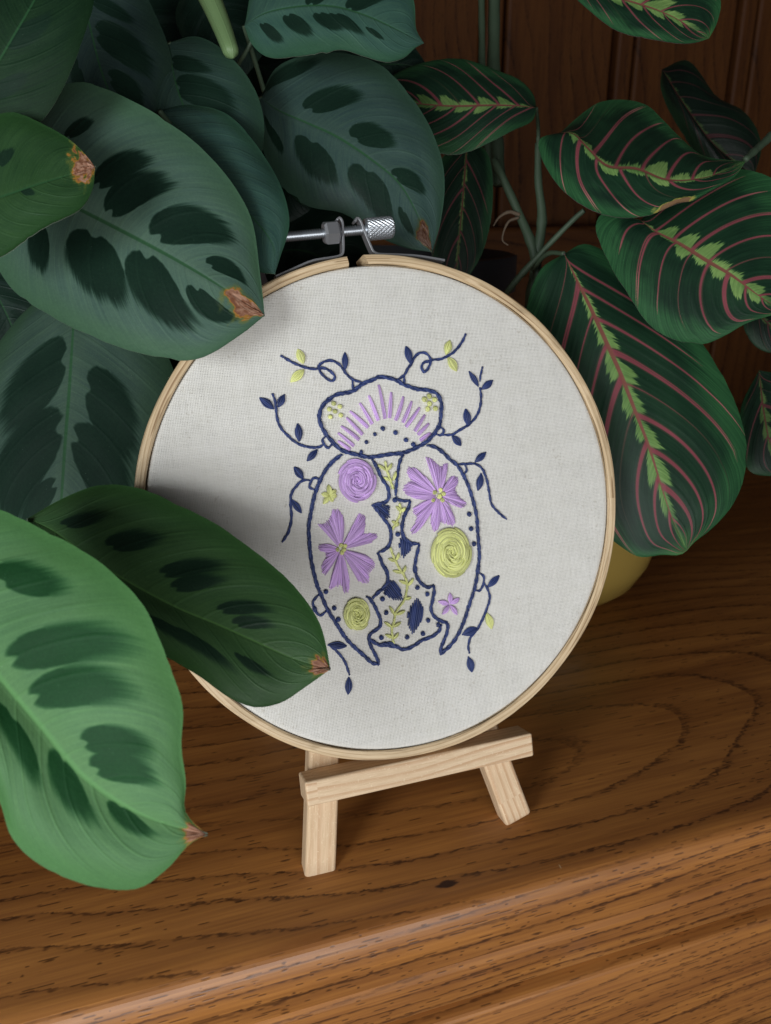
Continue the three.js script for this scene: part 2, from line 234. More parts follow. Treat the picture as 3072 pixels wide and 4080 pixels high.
function stitchLeaf(par, name, [a, b], w, mat) { const acc = new Acc(), n = Math.max(4, Math.round(w / 0.36)); for (let k = 0; k < n; k++) { const j = k / (n - 1) * 2 - 1, ja = [a[0] + (rand() - 0.5) * 0.25, a[1] + (rand() - 0.5) * 0.25]; strand(acc, ja, b, 0.26, j * w * 0.46 + (rand() - 0.5) * 0.12, 0.3, 0.42 * (1 - j * j * 0.7)); } return mesh(name, acc.geo(), mat, par); }
function knot(par, name, [u, v], r, mat) { const acc = new Acc(), q = [], a0 = rand() * 6; for (let k = 0; k <= 22; k++) { const e = k / 22, a = a0 + e * 10.5, rr = r * (0.62 - 0.3 * e); q.push(P3(u + Math.cos(a) * rr, v + Math.sin(a) * rr, r * (0.4 + 0.55 * e))); } acc.tube(q, r * 0.40 * MM, 6); return mesh(name, acc.geo(), mat, par); }
function ray(name, [a, b]) { const acc = new Acc(), dx = b[0] - a[0], dy = b[1] - a[1], l = Math.hypot(dx, dy), nx = -dy / l, ny = dx / l; for (const j of [-0.34, 0, 0.34]) strand(acc, [a[0] + nx * j * 0.5, a[1] + ny * j * 0.5], [b[0] + nx * j, b[1] + ny * j], 0.24, (rand() - 0.5) * 0.2, 0.3, 0.12); return mesh(name, acc.geo(), lilac, H); }
function petal(par, c, rim) {
  const cu = new THREE.CatmullRomCurve3(rim.map(([u, v]) => new THREE.Vector3(u, v, 0)), false, 'centripetal', 0.2), L = cu.getLength(), acc = new Acc(), n = Math.round(L / 0.5);
  for (let k = 0; k <= n; k++) { const q = cu.getPointAt(k / n), d = Math.hypot(q.x - c[0], q.y - c[1]), i = (1.0 + rand() * 0.35) / d, sh = 1 - rand() * 0.05; strand(acc, [c[0] + (q.x - c[0]) * i, c[1] + (q.y - c[1]) * i], [c[0] + (q.x - c[0]) * sh, c[1] + (q.y - c[1]) * sh], 0.26, (rand() - 0.5) * 0.2, 0.12 + rand() * 0.45, 0.16); }
  return mesh('petal', acc.geo(), lilac, par);
}
function rose(name, c, rx, ry, mat) {
  const acc = new Acc(), n = Math.round(rx / 0.50);
  for (let i = 0; i < n; i++) {
    const f0 = 0.1 + 0.86 * (i / (n - 1)); let a = rand() * 6;
    for (let tot = 0; tot < 6.6;) {
      const span = 0.7 + rand() * 0.6; const q = [], m = 8, dr = (rand() - 0.5) * 0.05, hgt = 0.15 + 1.25 * Math.pow(Math.sin(Math.PI * (0.02 + 0.9 * f0)), 0.8) + (rand() - 0.5) * 0.5;
      for (let k = 0; k <= m; k++) { const e = k / m, w = a + (span + 0.35) * e, f = f0 + dr + (e - 0.5) * 0.10, s = Math.sin(e * Math.PI); q.push(P3(c[0] + Math.cos(w) * rx * f, c[1] + Math.sin(w) * ry * f, hgt * (0.72 + 0.28 * s))); }
      acc.tube(q, (e) => 0.32 * MM * (0.55 + 0.45 * Math.sin(e * Math.PI)), 6);
      const q2 = q.map((v, k) => v.clone().multiplyScalar(1).add(new THREE.Vector3((c[0] * MM - v.x) * 0.055, (c[1] * MM - v.y) * 0.055, 0.00012))); acc.tube(q2, 0.24 * MM, 6);
      a += span; tot += span;
    }
  }
  return mesh(name, acc.geo(), mat, H);
}
function star(name, c, tips, mat) { const acc = new Acc(); for (const t of tips) { for (const j of [-0.5, -0.2, 0.2, 0.5]) strand(acc, [c[0] + (t[0] - c[0]) * 0.08, c[1] + (t[1] - c[1]) * 0.08], t, 0.23, j, 0.3, 0.3); } return mesh(name, acc.geo(), mat, H); }
function fern(name, st, lf) { const acc = new Acc(); const cu = line(st.map(([u, v]) => P3(u, v, 0.3)), st.length * 4); acc.tube(cu, 0.34 * MM, 6); acc.tube(cu.map((v, k) => v.clone().add(new THREE.Vector3(0.0002 * Math.sin(k * 1.9), 0.0002 * Math.cos(k * 1.9), 0.0002))), 0.2 * MM, 6); for (const [a, b] of lf) for (const j of [-0.2, 0.2]) strand(acc, a, b, 0.27, j, 0.35, 0.25); return mesh(name, acc.geo(), lime, H); }
function satin(name, poly) {
  const acc = new Acc(), o = poly[0]; let far = poly[1], fd = 0; for (const q of poly) { const d = Math.hypot(q[0] - o[0], q[1] - o[1]); if (d > fd) { fd = d; far = q; } }
  const dx = (far[0] - o[0]) / fd, dy = (far[1] - o[1]) / fd, uv = poly.map(([u, v]) => [(u - o[0]) * dx + (v - o[1]) * dy, -(u - o[0]) * dy + (v - o[1]) * dx]); const lo = Math.min(...uv.map((q) => q[1])), hi = Math.max(...uv.map((q) => q[1]));
  for (let y = lo + 0.15; y < hi; y += 0.5) { const xs = []; for (let k = 0; k < uv.length; k++) { const [x1, y1] = uv[k], [x2, y2] = uv[(k + 1) % uv.length]; if ((y1 - y) * (y2 - y) < 0) xs.push(x1 + (x2 - x1) * (y - y1) / (y2 - y1)); } if (xs.length < 2) continue; const a = Math.min(...xs) - rand() * 0.2, b = Math.max(...xs) + rand() * 0.2; strand(acc, [o[0] + a * dx - y * dy, o[1] + a * dy + y * dx], [o[0] + b * dx - y * dy, o[1] + b * dy + y * dx], 0.3, (rand() - 0.5) * 0.1, 0.22 + rand() * 0.3, 0.15); }
  return mesh(name, acc.geo(), navy, H);
}
stem(H,'head_outline',[[-2.0,35.3],[-5.9,34.0],[-9.2,32.2],[-13.4,31.7],[-15.9,30.4],[-17.7,28.7],[-18.6,26.5],[-18.3,23.9],[-17.1,21.4],[-15.7,19.5],[-13.5,17.2],[-9.9,15.8],[-6.3,14.7],[-4.1,14.7],[-0.5,14.9],[3.5,15.0],[7.4,16.1],[10.1,17.2],[12.7,19.3],[14.5,21.8],[15.2,24.7],[15.5,27.6],[14.6,29.9],[12.7,30.9],[9.0,31.6],[5.8,32.8],[3.1,34.4],[0.4,35.3],[-1.9,35.4]],0.62,1,navy);
stem(H,'wing_outline',[[-13.5,16.0],[-15.7,14.9],[-18.4,12.4],[-20.1,10.0],[-21.9,6.6],[-23.3,2.4],[-24.4,-1.8],[-24.7,-6.7],[-24.7,-10.7],[-24.6,-11.7],[-24.3,-14.2],[-23.7,-17.6],[-22.8,-20.5],[-21.9,-23.5],[-20.6,-26.3],[-19.2,-29.2],[-17.3,-32.7],[-15.2,-35.4],[-13.2,-37.6],[-11.3,-39.8],[-9.5,-40.9]],0.58,0,navy);
stem(H,'wing_outline',[[-9.5,-40.8],[-9.5,-39.6],[-10.5,-36.9],[-11.3,-34.5],[-11.3,-32.8],[-10.3,-31.8],[-8.2,-30.8],[-7.6,-28.8],[-8.2,-26.7],[-9.0,-24.6],[-10.0,-22.7],[-10.8,-21.9]],0.55,0,navy);
stem(H,'wing_outline',[[-9.3,-22.6],[-7.6,-21.5],[-5.5,-20.1],[-4.5,-18.6],[-4.5,-16.6],[-5.1,-14.6],[-4.6,-16.4],[-5.6,-13.8],[-6.4,-10.7]],0.55,0,navy);
stem(H,'wing_outline',[[-6.3,-10.6],[-4.6,-10.3],[-3.0,-8.9],[-2.3,-6.5],[-2.7,-4.0],[-3.8,-2.2],[-5.2,-0.0],[-6.6,2.2]],0.55,0,navy);
stem(H,'wing_outline',[[-6.6,2.2],[-4.4,2.1],[-2.4,2.7],[-1.8,4.2],[-2.0,6.3],[-3.3,8.6],[-4.3,11.4],[-5.4,14.1]],0.55,0,navy);
stem(H,'wing_outline',[[3.4,14.4],[2.3,13.0],[1.2,9.5],[0.5,6.4],[-0.1,3.8]],0.5,0,navy);
stem(H,'wing_outline',[[0.2,3.6],[0.8,2.6],[2.4,2.1],[4.0,1.9]],0.5,0,navy);
stem(H,'wing_outline',[[4.1,1.9],[3.4,0.3],[1.9,-2.0],[1.0,-4.6],[1.0,-6.9],[2.2,-8.8],[3.8,-9.7],[5.4,-10.1]],0.55,0,navy);
stem(H,'wing_outline',[[5.5,-10.2],[4.7,-11.9],[3.7,-14.7],[3.2,-17.3],[3.6,-15.9],[3.6,-18.4],[4.8,-20.6],[6.6,-22.0],[8.5,-21.8]],0.55,0,navy);
stem(H,'wing_outline',[[8.5,-21.8],[8.4,-23.0],[7.7,-25.6],[6.9,-28.2],[7.7,-30.4],[9.7,-31.9],[11.2,-32.8],[11.0,-34.9],[9.9,-37.0],[8.7,-39.2],[8.2,-41.0]],0.55,0,navy);
stem(H,'wing_outline',[[8.2,-40.9],[9.4,-40.2],[11.5,-38.9],[13.7,-36.7],[15.7,-33.8],[17.2,-30.7],[18.6,-27.7],[20.1,-24.6],[21.2,-21.3],[22.1,-17.9],[21.4,-19.8],[22.4,-16.5],[22.7,-11.8],[22.8,-7.9],[22.8,-3.3],[22.1,0.5],[21.3,4.0],[19.9,7.6],[18.4,10.3],[16.6,11.8],[14.9,13.8],[12.6,15.6],[10.3,16.5]],0.58,0,navy);
stem(H,'tail_outline',[[-11.3,-33.2],[-9.7,-34.8],[-7.7,-35.8],[-5.3,-36.0],[-3.4,-37.0],[-7.9,-35.3],[-5.3,-35.7],[-2.3,-37.8],[0.7,-37.4],[3.4,-36.2],[6.1,-35.7],[8.5,-34.5],[9.6,-32.8]],0.55,0,navy);
const aL=part('antenna');
stem(aL,'stem',[[-26.9,42.8],[-25.3,41.5],[-23.1,40.2],[-20.4,39.1],[-17.7,38.7],[-16.1,38.8],[-14.2,37.7],[-13.3,36.3],[-14.2,35.3],[-15.7,36.2],[-17.0,37.7],[-17.4,39.3],[-16.1,40.3],[-13.8,40.6],[-12.1,39.7],[-11.0,38.3],[-10.3,37.1],[-8.9,35.6],[-6.1,34.3]],0.42,0,navy);
stem(aL,'joint',[[-8.5,35.2],[-9.0,32.6]],0.4,0,navy);
stitchLeaf(aL,'leaf',[[-10.0,42.5],[-10.4,38.0]],1.39,navy);
stitchLeaf(aL,'leaf',[[-22.3,43.9],[-21.3,40.3]],1.99,lime);
stitchLeaf(aL,'leaf',[[-25.0,35.9],[-21.3,38.7]],1.89,lime);
const aR=part('antenna');
stem(aR,'stem',[[24.8,45.6],[23.0,43.1],[20.8,41.0],[18.5,39.8],[16.5,39.2],[13.8,39.0],[13.2,37.6],[11.6,36.0],[10.9,37.3],[11.8,38.6],[13.6,38.9],[13.4,40.1],[12.3,41.1],[10.9,41.2],[9.4,40.3],[8.3,38.8],[6.9,37.1],[5.8,35.6],[3.6,34.5]],0.42,0,navy);
stem(aR,'joint',[[5.8,35.4],[5.5,33.2]],0.4,0,navy);
stitchLeaf(aR,'leaf',[[7.1,43.1],[7.8,38.6]],1.82,navy);
stitchLeaf(aR,'leaf',[[19.9,44.0],[18.3,40.4]],1.94,lime);
stitchLeaf(aR,'leaf',[[18.7,39.5],[21.0,35.7]],2.06,lime);
const l1=part('vine_leg');
stem(l1,'stem',[[-30.0,33.3],[-29.7,31.6],[-29.6,29.4],[-29.6,26.7],[-28.9,24.4],[-27.1,21.9],[-24.5,19.7],[-21.6,18.7],[-19.4,18.6],[-18.0,19.1]],0.42,0,navy);
stem(l1,'joint',[[-17.4,21.1],[-18.4,20.2],[-17.1,18.1],[-15.7,19.1]],0.4,0,navy);
stitchLeaf(l1,'leaf',[[-33.5,32.4],[-30.2,29.3]],1.89,navy);
stitchLeaf(l1,'leaf',[[-27.1,32.7],[-29.0,29.7]],1.59,navy);
stitchLeaf(l1,'leaf',[[-24.5,25.0],[-24.5,20.5]],1.79,navy);
stitchLeaf(l1,'leaf',[[-20.0,17.9],[-23.0,15.3]],1.49,navy);
const l2=part('vine_leg');
stem(l2,'stem',[[-22.9,10.2],[-24.7,10.4],[-26.4,9.2],[-28.0,7.3],[-28.5,4.6],[-28.6,1.6],[-29.0,-0.3],[-30.0,-2.7],[-31.9,-4.8]],0.42,0,navy);
stem(l2,'joint',[[-19.9,9.8],[-21.6,10.8],[-23.1,8.5],[-21.8,7.5]],0.4,0,navy);
stitchLeaf(l2,'leaf',[[-26.5,14.0],[-24.5,10.8]],1.62,navy);
stitchLeaf(l2,'leaf',[[-28.1,5.7],[-25.9,2.1]],1.52,navy);
const l3=part('vine_leg');
stem(l3,'stem',[[-22.5,-33.0],[-20.5,-35.2],[-19.0,-37.5],[-18.2,-39.6],[-17.8,-42.2]],0.42,0,navy);
stem(l3,'joint',[[-23.4,-19.6],[-25.4,-21.4],[-24.0,-25.1],[-21.9,-24.3]],0.4,0,navy);
stitchLeaf(l3,'leaf',[[-22.3,-33.2],[-17.6,-34.3]],1.61,navy);
stitchLeaf(l3,'leaf',[[-17.9,-42.7],[-18.6,-47.2]],1.61,navy);
stitchLeaf(l3,'leaf',[[-25.4,-22.4],[-24.8,-24.2]],0.85,navy);
const r1=part('vine_leg');
stem(r1,'stem',[[15.1,18.9],[17.8,18.6],[20.4,19.7],[23.0,20.9],[25.4,22.8],[26.9,25.4],[27.5,28.1],[27.6,30.8]],0.42,0,navy);
stem(r1,'stem',[[28.9,36.4],[28.0,34.2],[27.5,32.4]],0.35,0,navy);
stem(r1,'joint',[[14.4,21.4],[15.6,19.9],[14.5,18.7],[13.3,19.2]],0.4,0,navy);
stitchLeaf(r1,'leaf',[[24.7,35.3],[27.0,31.1]],1.45,navy);
stitchLeaf(r1,'leaf',[[31.5,32.5],[27.9,30.3]],1.70,navy);
stitchLeaf(r1,'leaf',[[22.7,25.2],[22.8,20.7]],1.89,navy);
stitchLeaf(r1,'leaf',[[18.0,18.2],[20.2,15.4]],1.82,navy);
const r2=part('vine_leg');
stem(r2,'stem',[[18.4,10.5],[20.6,10.3],[23.9,10.0],[25.9,8.4],[26.9,5.5],[27.3,2.2],[27.8,-1.8],[29.5,-4.0],[31.8,-6.4]],0.42,0,navy);
stem(r2,'joint',[[20.9,10.2],[21.2,8.6],[20.1,7.4]],0.4,0,navy);
stitchLeaf(r2,'leaf',[[27.4,12.9],[23.9,10.5]],1.50,navy);
stitchLeaf(r2,'leaf',[[25.4,7.2],[24.0,2.6]],1.82,navy);
const r3=part('vine_leg');
stem(r3,'stem',[[23.3,-23.0],[24.3,-25.5],[24.5,-27.8],[23.0,-31.1],[21.2,-34.1],[19.7,-36.0],[17.8,-37.6],[16.8,-40.0],[16.8,-42.1]],0.42,0,navy);
stem(r3,'joint',[[21.7,-19.7],[23.4,-21.6],[21.8,-25.1],[20.1,-24.6]],0.4,0,navy);
stitchLeaf(r3,'leaf',[[28.0,-21.8],[24.2,-24.5]],1.58,navy);
stitchLeaf(r3,'leaf',[[15.4,-36.5],[19.8,-35.3]],2.18,navy);
stitchLeaf(r3,'leaf',[[16.5,-43.0],[17.2,-47.4]],1.99,navy);
stitchLeaf(r3,'leaf',[[23.2,-31.6],[24.3,-36.3]],2.13,lime);
for(const p of [[-4.1,20.6],[-6.6,18.7],[-8.3,16.3]])knot(H,'french_knot',p,0.60,navy);
for(const p of [[-1.8,21.9],[1.7,20.5],[4.4,18.3],[6.4,17.0]])knot(H,'french_knot',p,0.73,navy);
for(const p of [[-21.7,-19.2],[-19.9,-23.8],[-19.1,-26.9]])knot(H,'french_knot',p,0.71,navy);
for(const p of [[20.6,-3.6],[20.8,-7.7],[21.2,-11.9],[-0.4,2.6],[-0.5,-6.6]])knot(H,'french_knot',p,0.78,navy);
for(const p of [[-6.5,-23.3],[-5.9,-27.1],[-7.9,-33.6],[3.6,-21.6],[6.2,-23.8],[5.7,-31.0],[8.5,-32.6],[3.9,-34.4],[-0.7,-34.6]])knot(H,'french_knot',p,0.73,navy);
for(const p of [[-14.4,29.5],[-15.7,28.1],[-12.8,28.6],[-14.3,27.4],[-12.8,26.3],[-15.7,26.1]])knot(H,'french_knot',p,0.68,lime);
for(const p of [[12.2,29.5],[10.8,28.7],[13.7,28.4],[12.1,27.5],[11.4,26.1],[13.7,26.0]])knot(H,'french_knot',p,0.82,lime);
ray('lilac_ray',[[-14.2,19.7],[-11.2,17.1]]);
ray('lilac_ray',[[-14.0,21.8],[-10.1,18.0]]);
ray('lilac_ray',[[-13.0,23.5],[-8.5,19.5]]);
ray('lilac_ray',[[-11.3,25.6],[-7.4,20.8]]);
ray('lilac_ray',[[-10.2,27.2],[-5.7,22.5]]);
ray('lilac_ray',[[-7.3,29.1],[-4.5,23.3]]);
ray('lilac_ray',[[-4.6,30.9],[-2.7,24.1]]);
ray('lilac_ray',[[-1.6,33.5],[-0.8,24.4]]);
ray('lilac_ray',[[1.7,31.3],[0.5,24.5]]);
ray('lilac_ray',[[5.0,29.9],[2.1,23.7]]);
ray('lilac_ray',[[7.2,28.5],[4.1,23.0]]);
ray('lilac_ray',[[9.3,26.7],[4.8,21.8]]);
ray('lilac_ray',[[10.6,24.6],[7.2,20.4]]);
ray('lilac_ray',[[11.5,22.2],[8.0,19.4]]);
ray('lilac_ray',[[11.7,19.6],[8.5,17.8]]);
rose('woven_rose',[-10.3,8.9],5.07,5.58,lilac);
rose('woven_rose',[14.2,-13.5],5.81,6.90,lime);
rose('woven_rose',[-14.0,-26.3],3.48,4.16,lime);
const fL=part('petal_flower');
petal(fL,[[-16.4,-8.6]][0],[[-22.0,-1.1],[-20.0,-0.9],[-18.3,0.5],[-17.2,2.4],[-16.1,2.0],[-15.0,0.1],[-15.1,-3.1]]);
petal(fL,[[-16.4,-8.6]][0],[[-11.5,-1.3],[-10.2,0.4],[-8.9,-0.6],[-8.9,-2.6],[-9.3,-5.0],[-6.9,-5.5],[-5.9,-6.2],[-7.7,-7.8]]);
petal(fL,[[-16.4,-8.6]][0],[[-9.6,-11.1],[-7.5,-13.6],[-8.1,-15.1],[-9.2,-16.6],[-9.8,-18.5],[-11.1,-18.5],[-12.3,-18.1]]);
petal(fL,[[-16.4,-8.6]][0],[[-15.0,-17.6],[-15.8,-20.5],[-16.7,-20.4],[-17.2,-18.3],[-18.4,-18.5],[-19.2,-18.5],[-20.6,-19.0],[-19.8,-15.6]]);
petal(fL,[[-16.4,-8.6]][0],[[-21.5,-14.9],[-22.4,-13.8],[-22.0,-12.0],[-20.8,-10.2],[-20.9,-8.8],[-22.4,-8.0],[-22.3,-6.8],[-20.7,-6.7]]);
for(const p of [[-17.5,-8.5],[-16.4,-7.5],[-15.3,-7.8],[-15.7,-8.8],[-16.3,-9.5]])knot(fL,'flower_knot',p,0.69,lime);
const fR=part('petal_flower');
petal(fR,[[12.4,2.5]][0],[[9.7,13.4],[10.9,13.0],[12.2,11.8],[13.6,10.7],[15.8,11.2],[15.4,9.2],[14.6,6.8]]);
petal(fR,[[12.4,2.5]][0],[[8.5,8.5],[5.9,10.8],[3.8,11.0],[3.8,9.2],[4.4,7.8],[2.3,6.0],[2.0,5.4],[2.6,4.2],[5.0,2.6],[7.6,1.9]]);
petal(fR,[[12.4,2.5]][0],[[6.3,0.6],[4.5,-0.3],[4.4,-1.6],[5.2,-2.8],[4.5,-4.6],[3.1,-6.4],[3.8,-7.2],[6.1,-5.9],[8.3,-3.2]]);
petal(fR,[[12.4,2.5]][0],[[9.8,-2.2],[9.3,-5.1],[10.0,-7.5],[11.3,-6.5],[11.9,-5.2],[14.1,-5.7],[16.0,-6.4],[16.4,-4.4],[15.3,-1.3]]);
petal(fR,[[12.4,2.5]][0],[[15.0,5.4],[16.6,7.3],[18.1,7.3],[18.6,5.9],[17.5,3.7],[18.5,1.3],[20.3,-0.7],[19.4,-1.7],[16.6,-0.7],[14.7,0.6]]);
for(const p of [[11.1,3.5],[12.9,4.0],[13.7,2.8],[12.5,2.3],[10.4,1.4],[13.2,1.1]])knot(fR,'flower_knot',p,0.78,lime);
star('star_flower',[[-18.1,5.8]][0],[[-18.0,8.6],[-16.1,7.0],[-16.1,5.4],[-17.3,4.1],[-19.9,3.8],[-20.1,6.4]],lime);
star('star_flower',[[12.5,-27.6]][0],[[12.9,-24.5],[15.5,-26.3],[14.4,-30.8],[10.1,-30.0],[9.3,-26.3]],lilac);
fern('fern_sprig',[[-2.0,13.1],[-1.7,10.7],[-1.2,8.6],[-0.5,5.6]],[[[-4.1,12.5],[-1.9,10.7]],[[-0.1,12.5],[-1.5,10.7]],[[-2.7,9.0],[-1.3,8.0]],[[0.8,10.2],[-0.3,7.9]]]);
fern('fern_sprig',[[0.9,1.5],[1.0,-0.8],[-0.6,-3.5],[-1.9,-5.2]],[[[-0.1,0.9],[0.9,-0.6]],[[2.4,0.4],[1.1,-0.8]],[[-1.7,-2.9],[-0.7,-3.7]],[[0.2,-3.6],[-1.0,-4.4]]]);
fern('fern_sprig',[[-2.9,-10.0],[-1.9,-13.5],[-0.3,-17.1],[-0.3,-16.9],[0.8,-20.0],[-0.1,-23.8],[-0.7,-24.8],[-3.1,-27.4],[-4.0,-30.0],[-4.7,-31.5],[-4.8,-33.5],[-4.7,-36.0]],[[[-3.7,-12.8],[-2.0,-13.7]],[[-0.6,-11.6],[-1.6,-13.5]],[[-2.8,-16.2],[-0.3,-17.1]],[[0.9,-15.3],[-0.1,-17.2]],[[-1.3,-19.1],[0.9,-20.3]],[[2.8,-19.0],[0.9,-20.8]],[[1.6,-24.1],[-0.4,-24.3]],[[-4.8,-25.6],[-3.7,-28.0]],[[-0.5,-27.4],[-3.1,-28.1]],[[-6.6,-29.6],[-4.8,-31.2]],[[-2.0,-30.3],[-4.4,-31.3]],[[-6.7,-33.0],[-4.7,-34.2]],[[-3.0,-33.1],[-4.5,-34.5]]]);
satin('satin_leaf',[[-6.6,2.2],[-2.1,1.2],[-2.3,-2.0],[-3.9,-1.8]]);
satin('satin_leaf',[[0.4,-7.2],[3.3,-9.6],[2.9,-11.2],[0.3,-13.3],[-0.5,-9.6]]);
satin('satin_leaf',[[-4.5,-18.6],[-2.4,-19.1],[-1.1,-22.1],[-0.9,-24.4],[-3.7,-23.9],[-6.0,-22.0]]);
satin('satin_leaf',[[3.5,-24.3],[4.8,-27.7],[4.3,-30.1],[3.4,-31.6],[1.0,-34.2],[-0.1,-31.3],[0.0,-28.6],[1.1,-26.5]]);
// screw fitting
{
  const steel = std({ color: new THREE.Color().setRGB(0.72, 0.75, 0.78), metalness: 0.9, roughness: 0.38 }), dull = std({ color: new THREE.Color().setRGB(0.40, 0.40, 0.41), metalness: 0.75, roughness: 0.45 });
  const strip = (pts, w, t) => { const c = new THREE.CatmullRomCurve3(pts.map(([u, v]) => new THREE.Vector3(u * MM, v * MM, 0)), false, 'centripetal', 0.3).getSpacedPoints(70), L = [], R = []; for (let k = 0; k < c.length; k++) { const d = c[Math.min(c.length - 1, k + 1)].clone().sub(c[Math.max(0, k - 1)]).normalize(); L.push(new THREE.Vector2(c[k].x - d.y * t / 2, c[k].y + d.x * t / 2)); R.push(new THREE.Vector2(c[k].x + d.y * t / 2, c[k].y - d.x * t / 2)); } const g = new THREE.ExtrudeGeometry(new THREE.Shape([...L, ...R.reverse()]), { depth: w, bevelEnabled: true, bevelSize: 0.0001, bevelThickness: 0.0001, bevelSegments: 1 }); g.translate(0, 0, -0.0042 - w / 2); return g; };
  mesh('bracket', strip([[-25.5, 63.2], [-20, 65.3], [-15.5, 66.9], [-8.6, 67.9], [-7.3, 68.4], [-6.9, 69.4], [-6.5, 74], [-6.4, 77], [-7.0, 77.9], [-7.7, 77.4]], 0.0028, 0.0004), dull, hoop);
  mesh('bracket', strip([[21.5, 66.2], [14, 67.5], [8, 68.0], [2.4, 68.4], [1.4, 69.0], [0.8, 70.4], [-0.6, 74.6], [-1.5, 77.3], [-2.2, 77.8], [-2.8, 77.0]], 0.0028, 0.0004), dull, hoop);
  const scr = part('screw'); const a = new THREE.Vector3(-26, 73.2, -4.2), b = new THREE.Vector3(7.7, 75.6, -4.2); scr.position.set(a.x * MM, a.y * MM, a.z * MM); scr.quaternion.setFromUnitVectors(new THREE.Vector3(0, 1, 0), b.clone().sub(a).normalize());
  const rod = []; for (let k = 0; k <= 82; k++) { const y = k * 0.33 * MM; rod.push(new THREE.Vector2((k % 2 ? 1.38 : 0.9) * MM, y)); }
  mesh('threaded_rod', new THREE.LatheGeometry(rod, 20), std({ color: new THREE.Color().setRGB(0.6, 0.64, 0.68), metalness: 0.9, roughness: 0.38 }), scr);
  const nut = new THREE.CylinderGeometry(3.1 * MM, 3.1 * MM, 4.2 * MM, 6, 1); const nl = [[0, -2.1], [2.5, -2.1], [3.15, -1.5], [3.15, 1.5], [2.5, 2.1], [0, 2.1]]; const ng = new THREE.LatheGeometry(nl.map(([r, y]) => new THREE.Vector2(r * MM, y * MM)), 6).toNonIndexed(); ng.computeVertexNormals(); ng.rotateY(0.35); ng.translate(0, 16.7 * MM, 0); mesh('nut', ng, dull, scr);
  const p = [], ix = [], na = 120, nb = 44; for (let j = 0; j <= nb + 4; j++) for (let i = 0; i < na; i++) { let y, r; if (j < 2) { y = 0; r = j ? 2.75 : 0; } else if (j > nb + 2) { y = 7.6; r = j === nb + 3 ? 2.5 : 0; } else { const e = (j - 2) / nb; y = 0.15 + e * 7.3; const an = i / na * 6.28319, k1 = (an * 16 / 6.28319 + y * 0.75) % 1, k2 = ((an * 16 / 6.28319 - y * 0.75) % 1 + 1) % 1; const ed = Math.min(1, Math.min(e, 1 - e) * 10); r = 3.0 * (0.92 + 0.08 * Math.sqrt(ed)) - 0.34 * (1 - Math.sin(k1 * Math.PI)) - 0.16 * (1 - Math.sin(k2 * Math.PI)); } p.push(Math.cos(i / na * 6.28319) * r * MM, y * MM, Math.sin(i / na * 6.28319) * r * MM); }
  for (let j = 0; j < nb + 4; j++) for (let i = 0; i < na; i++) { const a0 = j * na + i, b0 = j * na + (i + 1) % na; ix.push(a0, a0 + na, b0, b0, a0 + na, b0 + na); }
  const kg = new THREE.BufferGeometry(); kg.setAttribute('position', new THREE.Float32BufferAttribute(p, 3)); kg.setIndex(ix); kg.computeVertexNormals(); kg.translate(0, 26.2 * MM, 0); mesh('knob', kg, steel, scr);
}

// ---------------------------------------------------------------- easel
const easel = thing('tabletop_easel', 'small pale pine easel holding the embroidery hoop', 'easel');
easel.position.set(0.008, 0, 0.005); easel.rotation.y = THREE.MathUtils.degToRad(18.477); easel.updateMatrixWorld(true);
function stick(len, w, d, off, r = 0.0007) { const g = new RoundedBoxGeometry(len, w, d, 4, r); const p = g.attributes.position, n = g.attributes.normal, uv = g.attributes.uv; for (let i = 0; i < p.count; i++) { const x = p.getX(i), y = p.getY(i), z = p.getZ(i); const ax = Math.abs(n.getX(i)), ay = Math.abs(n.getY(i)), az = Math.abs(n.getZ(i)); if (ax > ay && ax > az) uv.setXY(i, y / 0.02 + off, z / 0.05 + off); else uv.setXY(i, x / 0.1 + off, (az >= ay ? y : z + 0.011) / 0.05 + off * 1.7); const wob = 0.00012 * Math.sin(x * 310 + off * 9) + 0.00008 * Math.sin(x * 1100 + y * 600); p.setY(i, y + wob); } return g; }
function addStick(name, g, a, b, z) { // along a -> b in the plane of the hoop, millimetres
  const o = mesh(name, g, pineMat, scene), dx = b[0] - a[0], dy = b[1] - a[1]; o.position.set((a[0] + b[0]) / 2 * MM, (a[1] + b[1]) / 2 * MM, z * MM); o.rotation.z = Math.atan2(dy, dx); o.updateMatrix(); o.applyMatrix4(frame.matrixWorld); easel.attach(o); return o;
}
addStick('ledge', stick(0.0662, 0.0068, 0.0088, 0.3), [-32.6, -71.2], [33.4, -71.2], -4.2);
addStick('leg', stick(0.1395, 0.0086, 0.0062, 1.15, 0.0011), [-29.3, -97.6], [-10, 38], -12.1);
addStick('leg', stick(0.139, 0.0086, 0.0062, 2.62, 0.0011), [31.2, -95.6], [-6, 36], -12.2);
{ const top = new THREE.Vector3(-8, 30, -18.5).multiplyScalar(MM).applyMatrix4(frame.matrixWorld), foot = new THREE.Vector3(top.x - 0.035, 0.0035, top.z - 0.055), d = foot.clone().sub(top), g = stick(d.length(), 0.0086, 0.006, 3.4, 0.001), o = mesh('prop', g, pineMat, scene); o.position.copy(top).add(foot).multiplyScalar(0.5); o.quaternion.setFromUnitVectors(new THREE.Vector3(1, 0, 0), d.normalize()); easel.attach(o); }

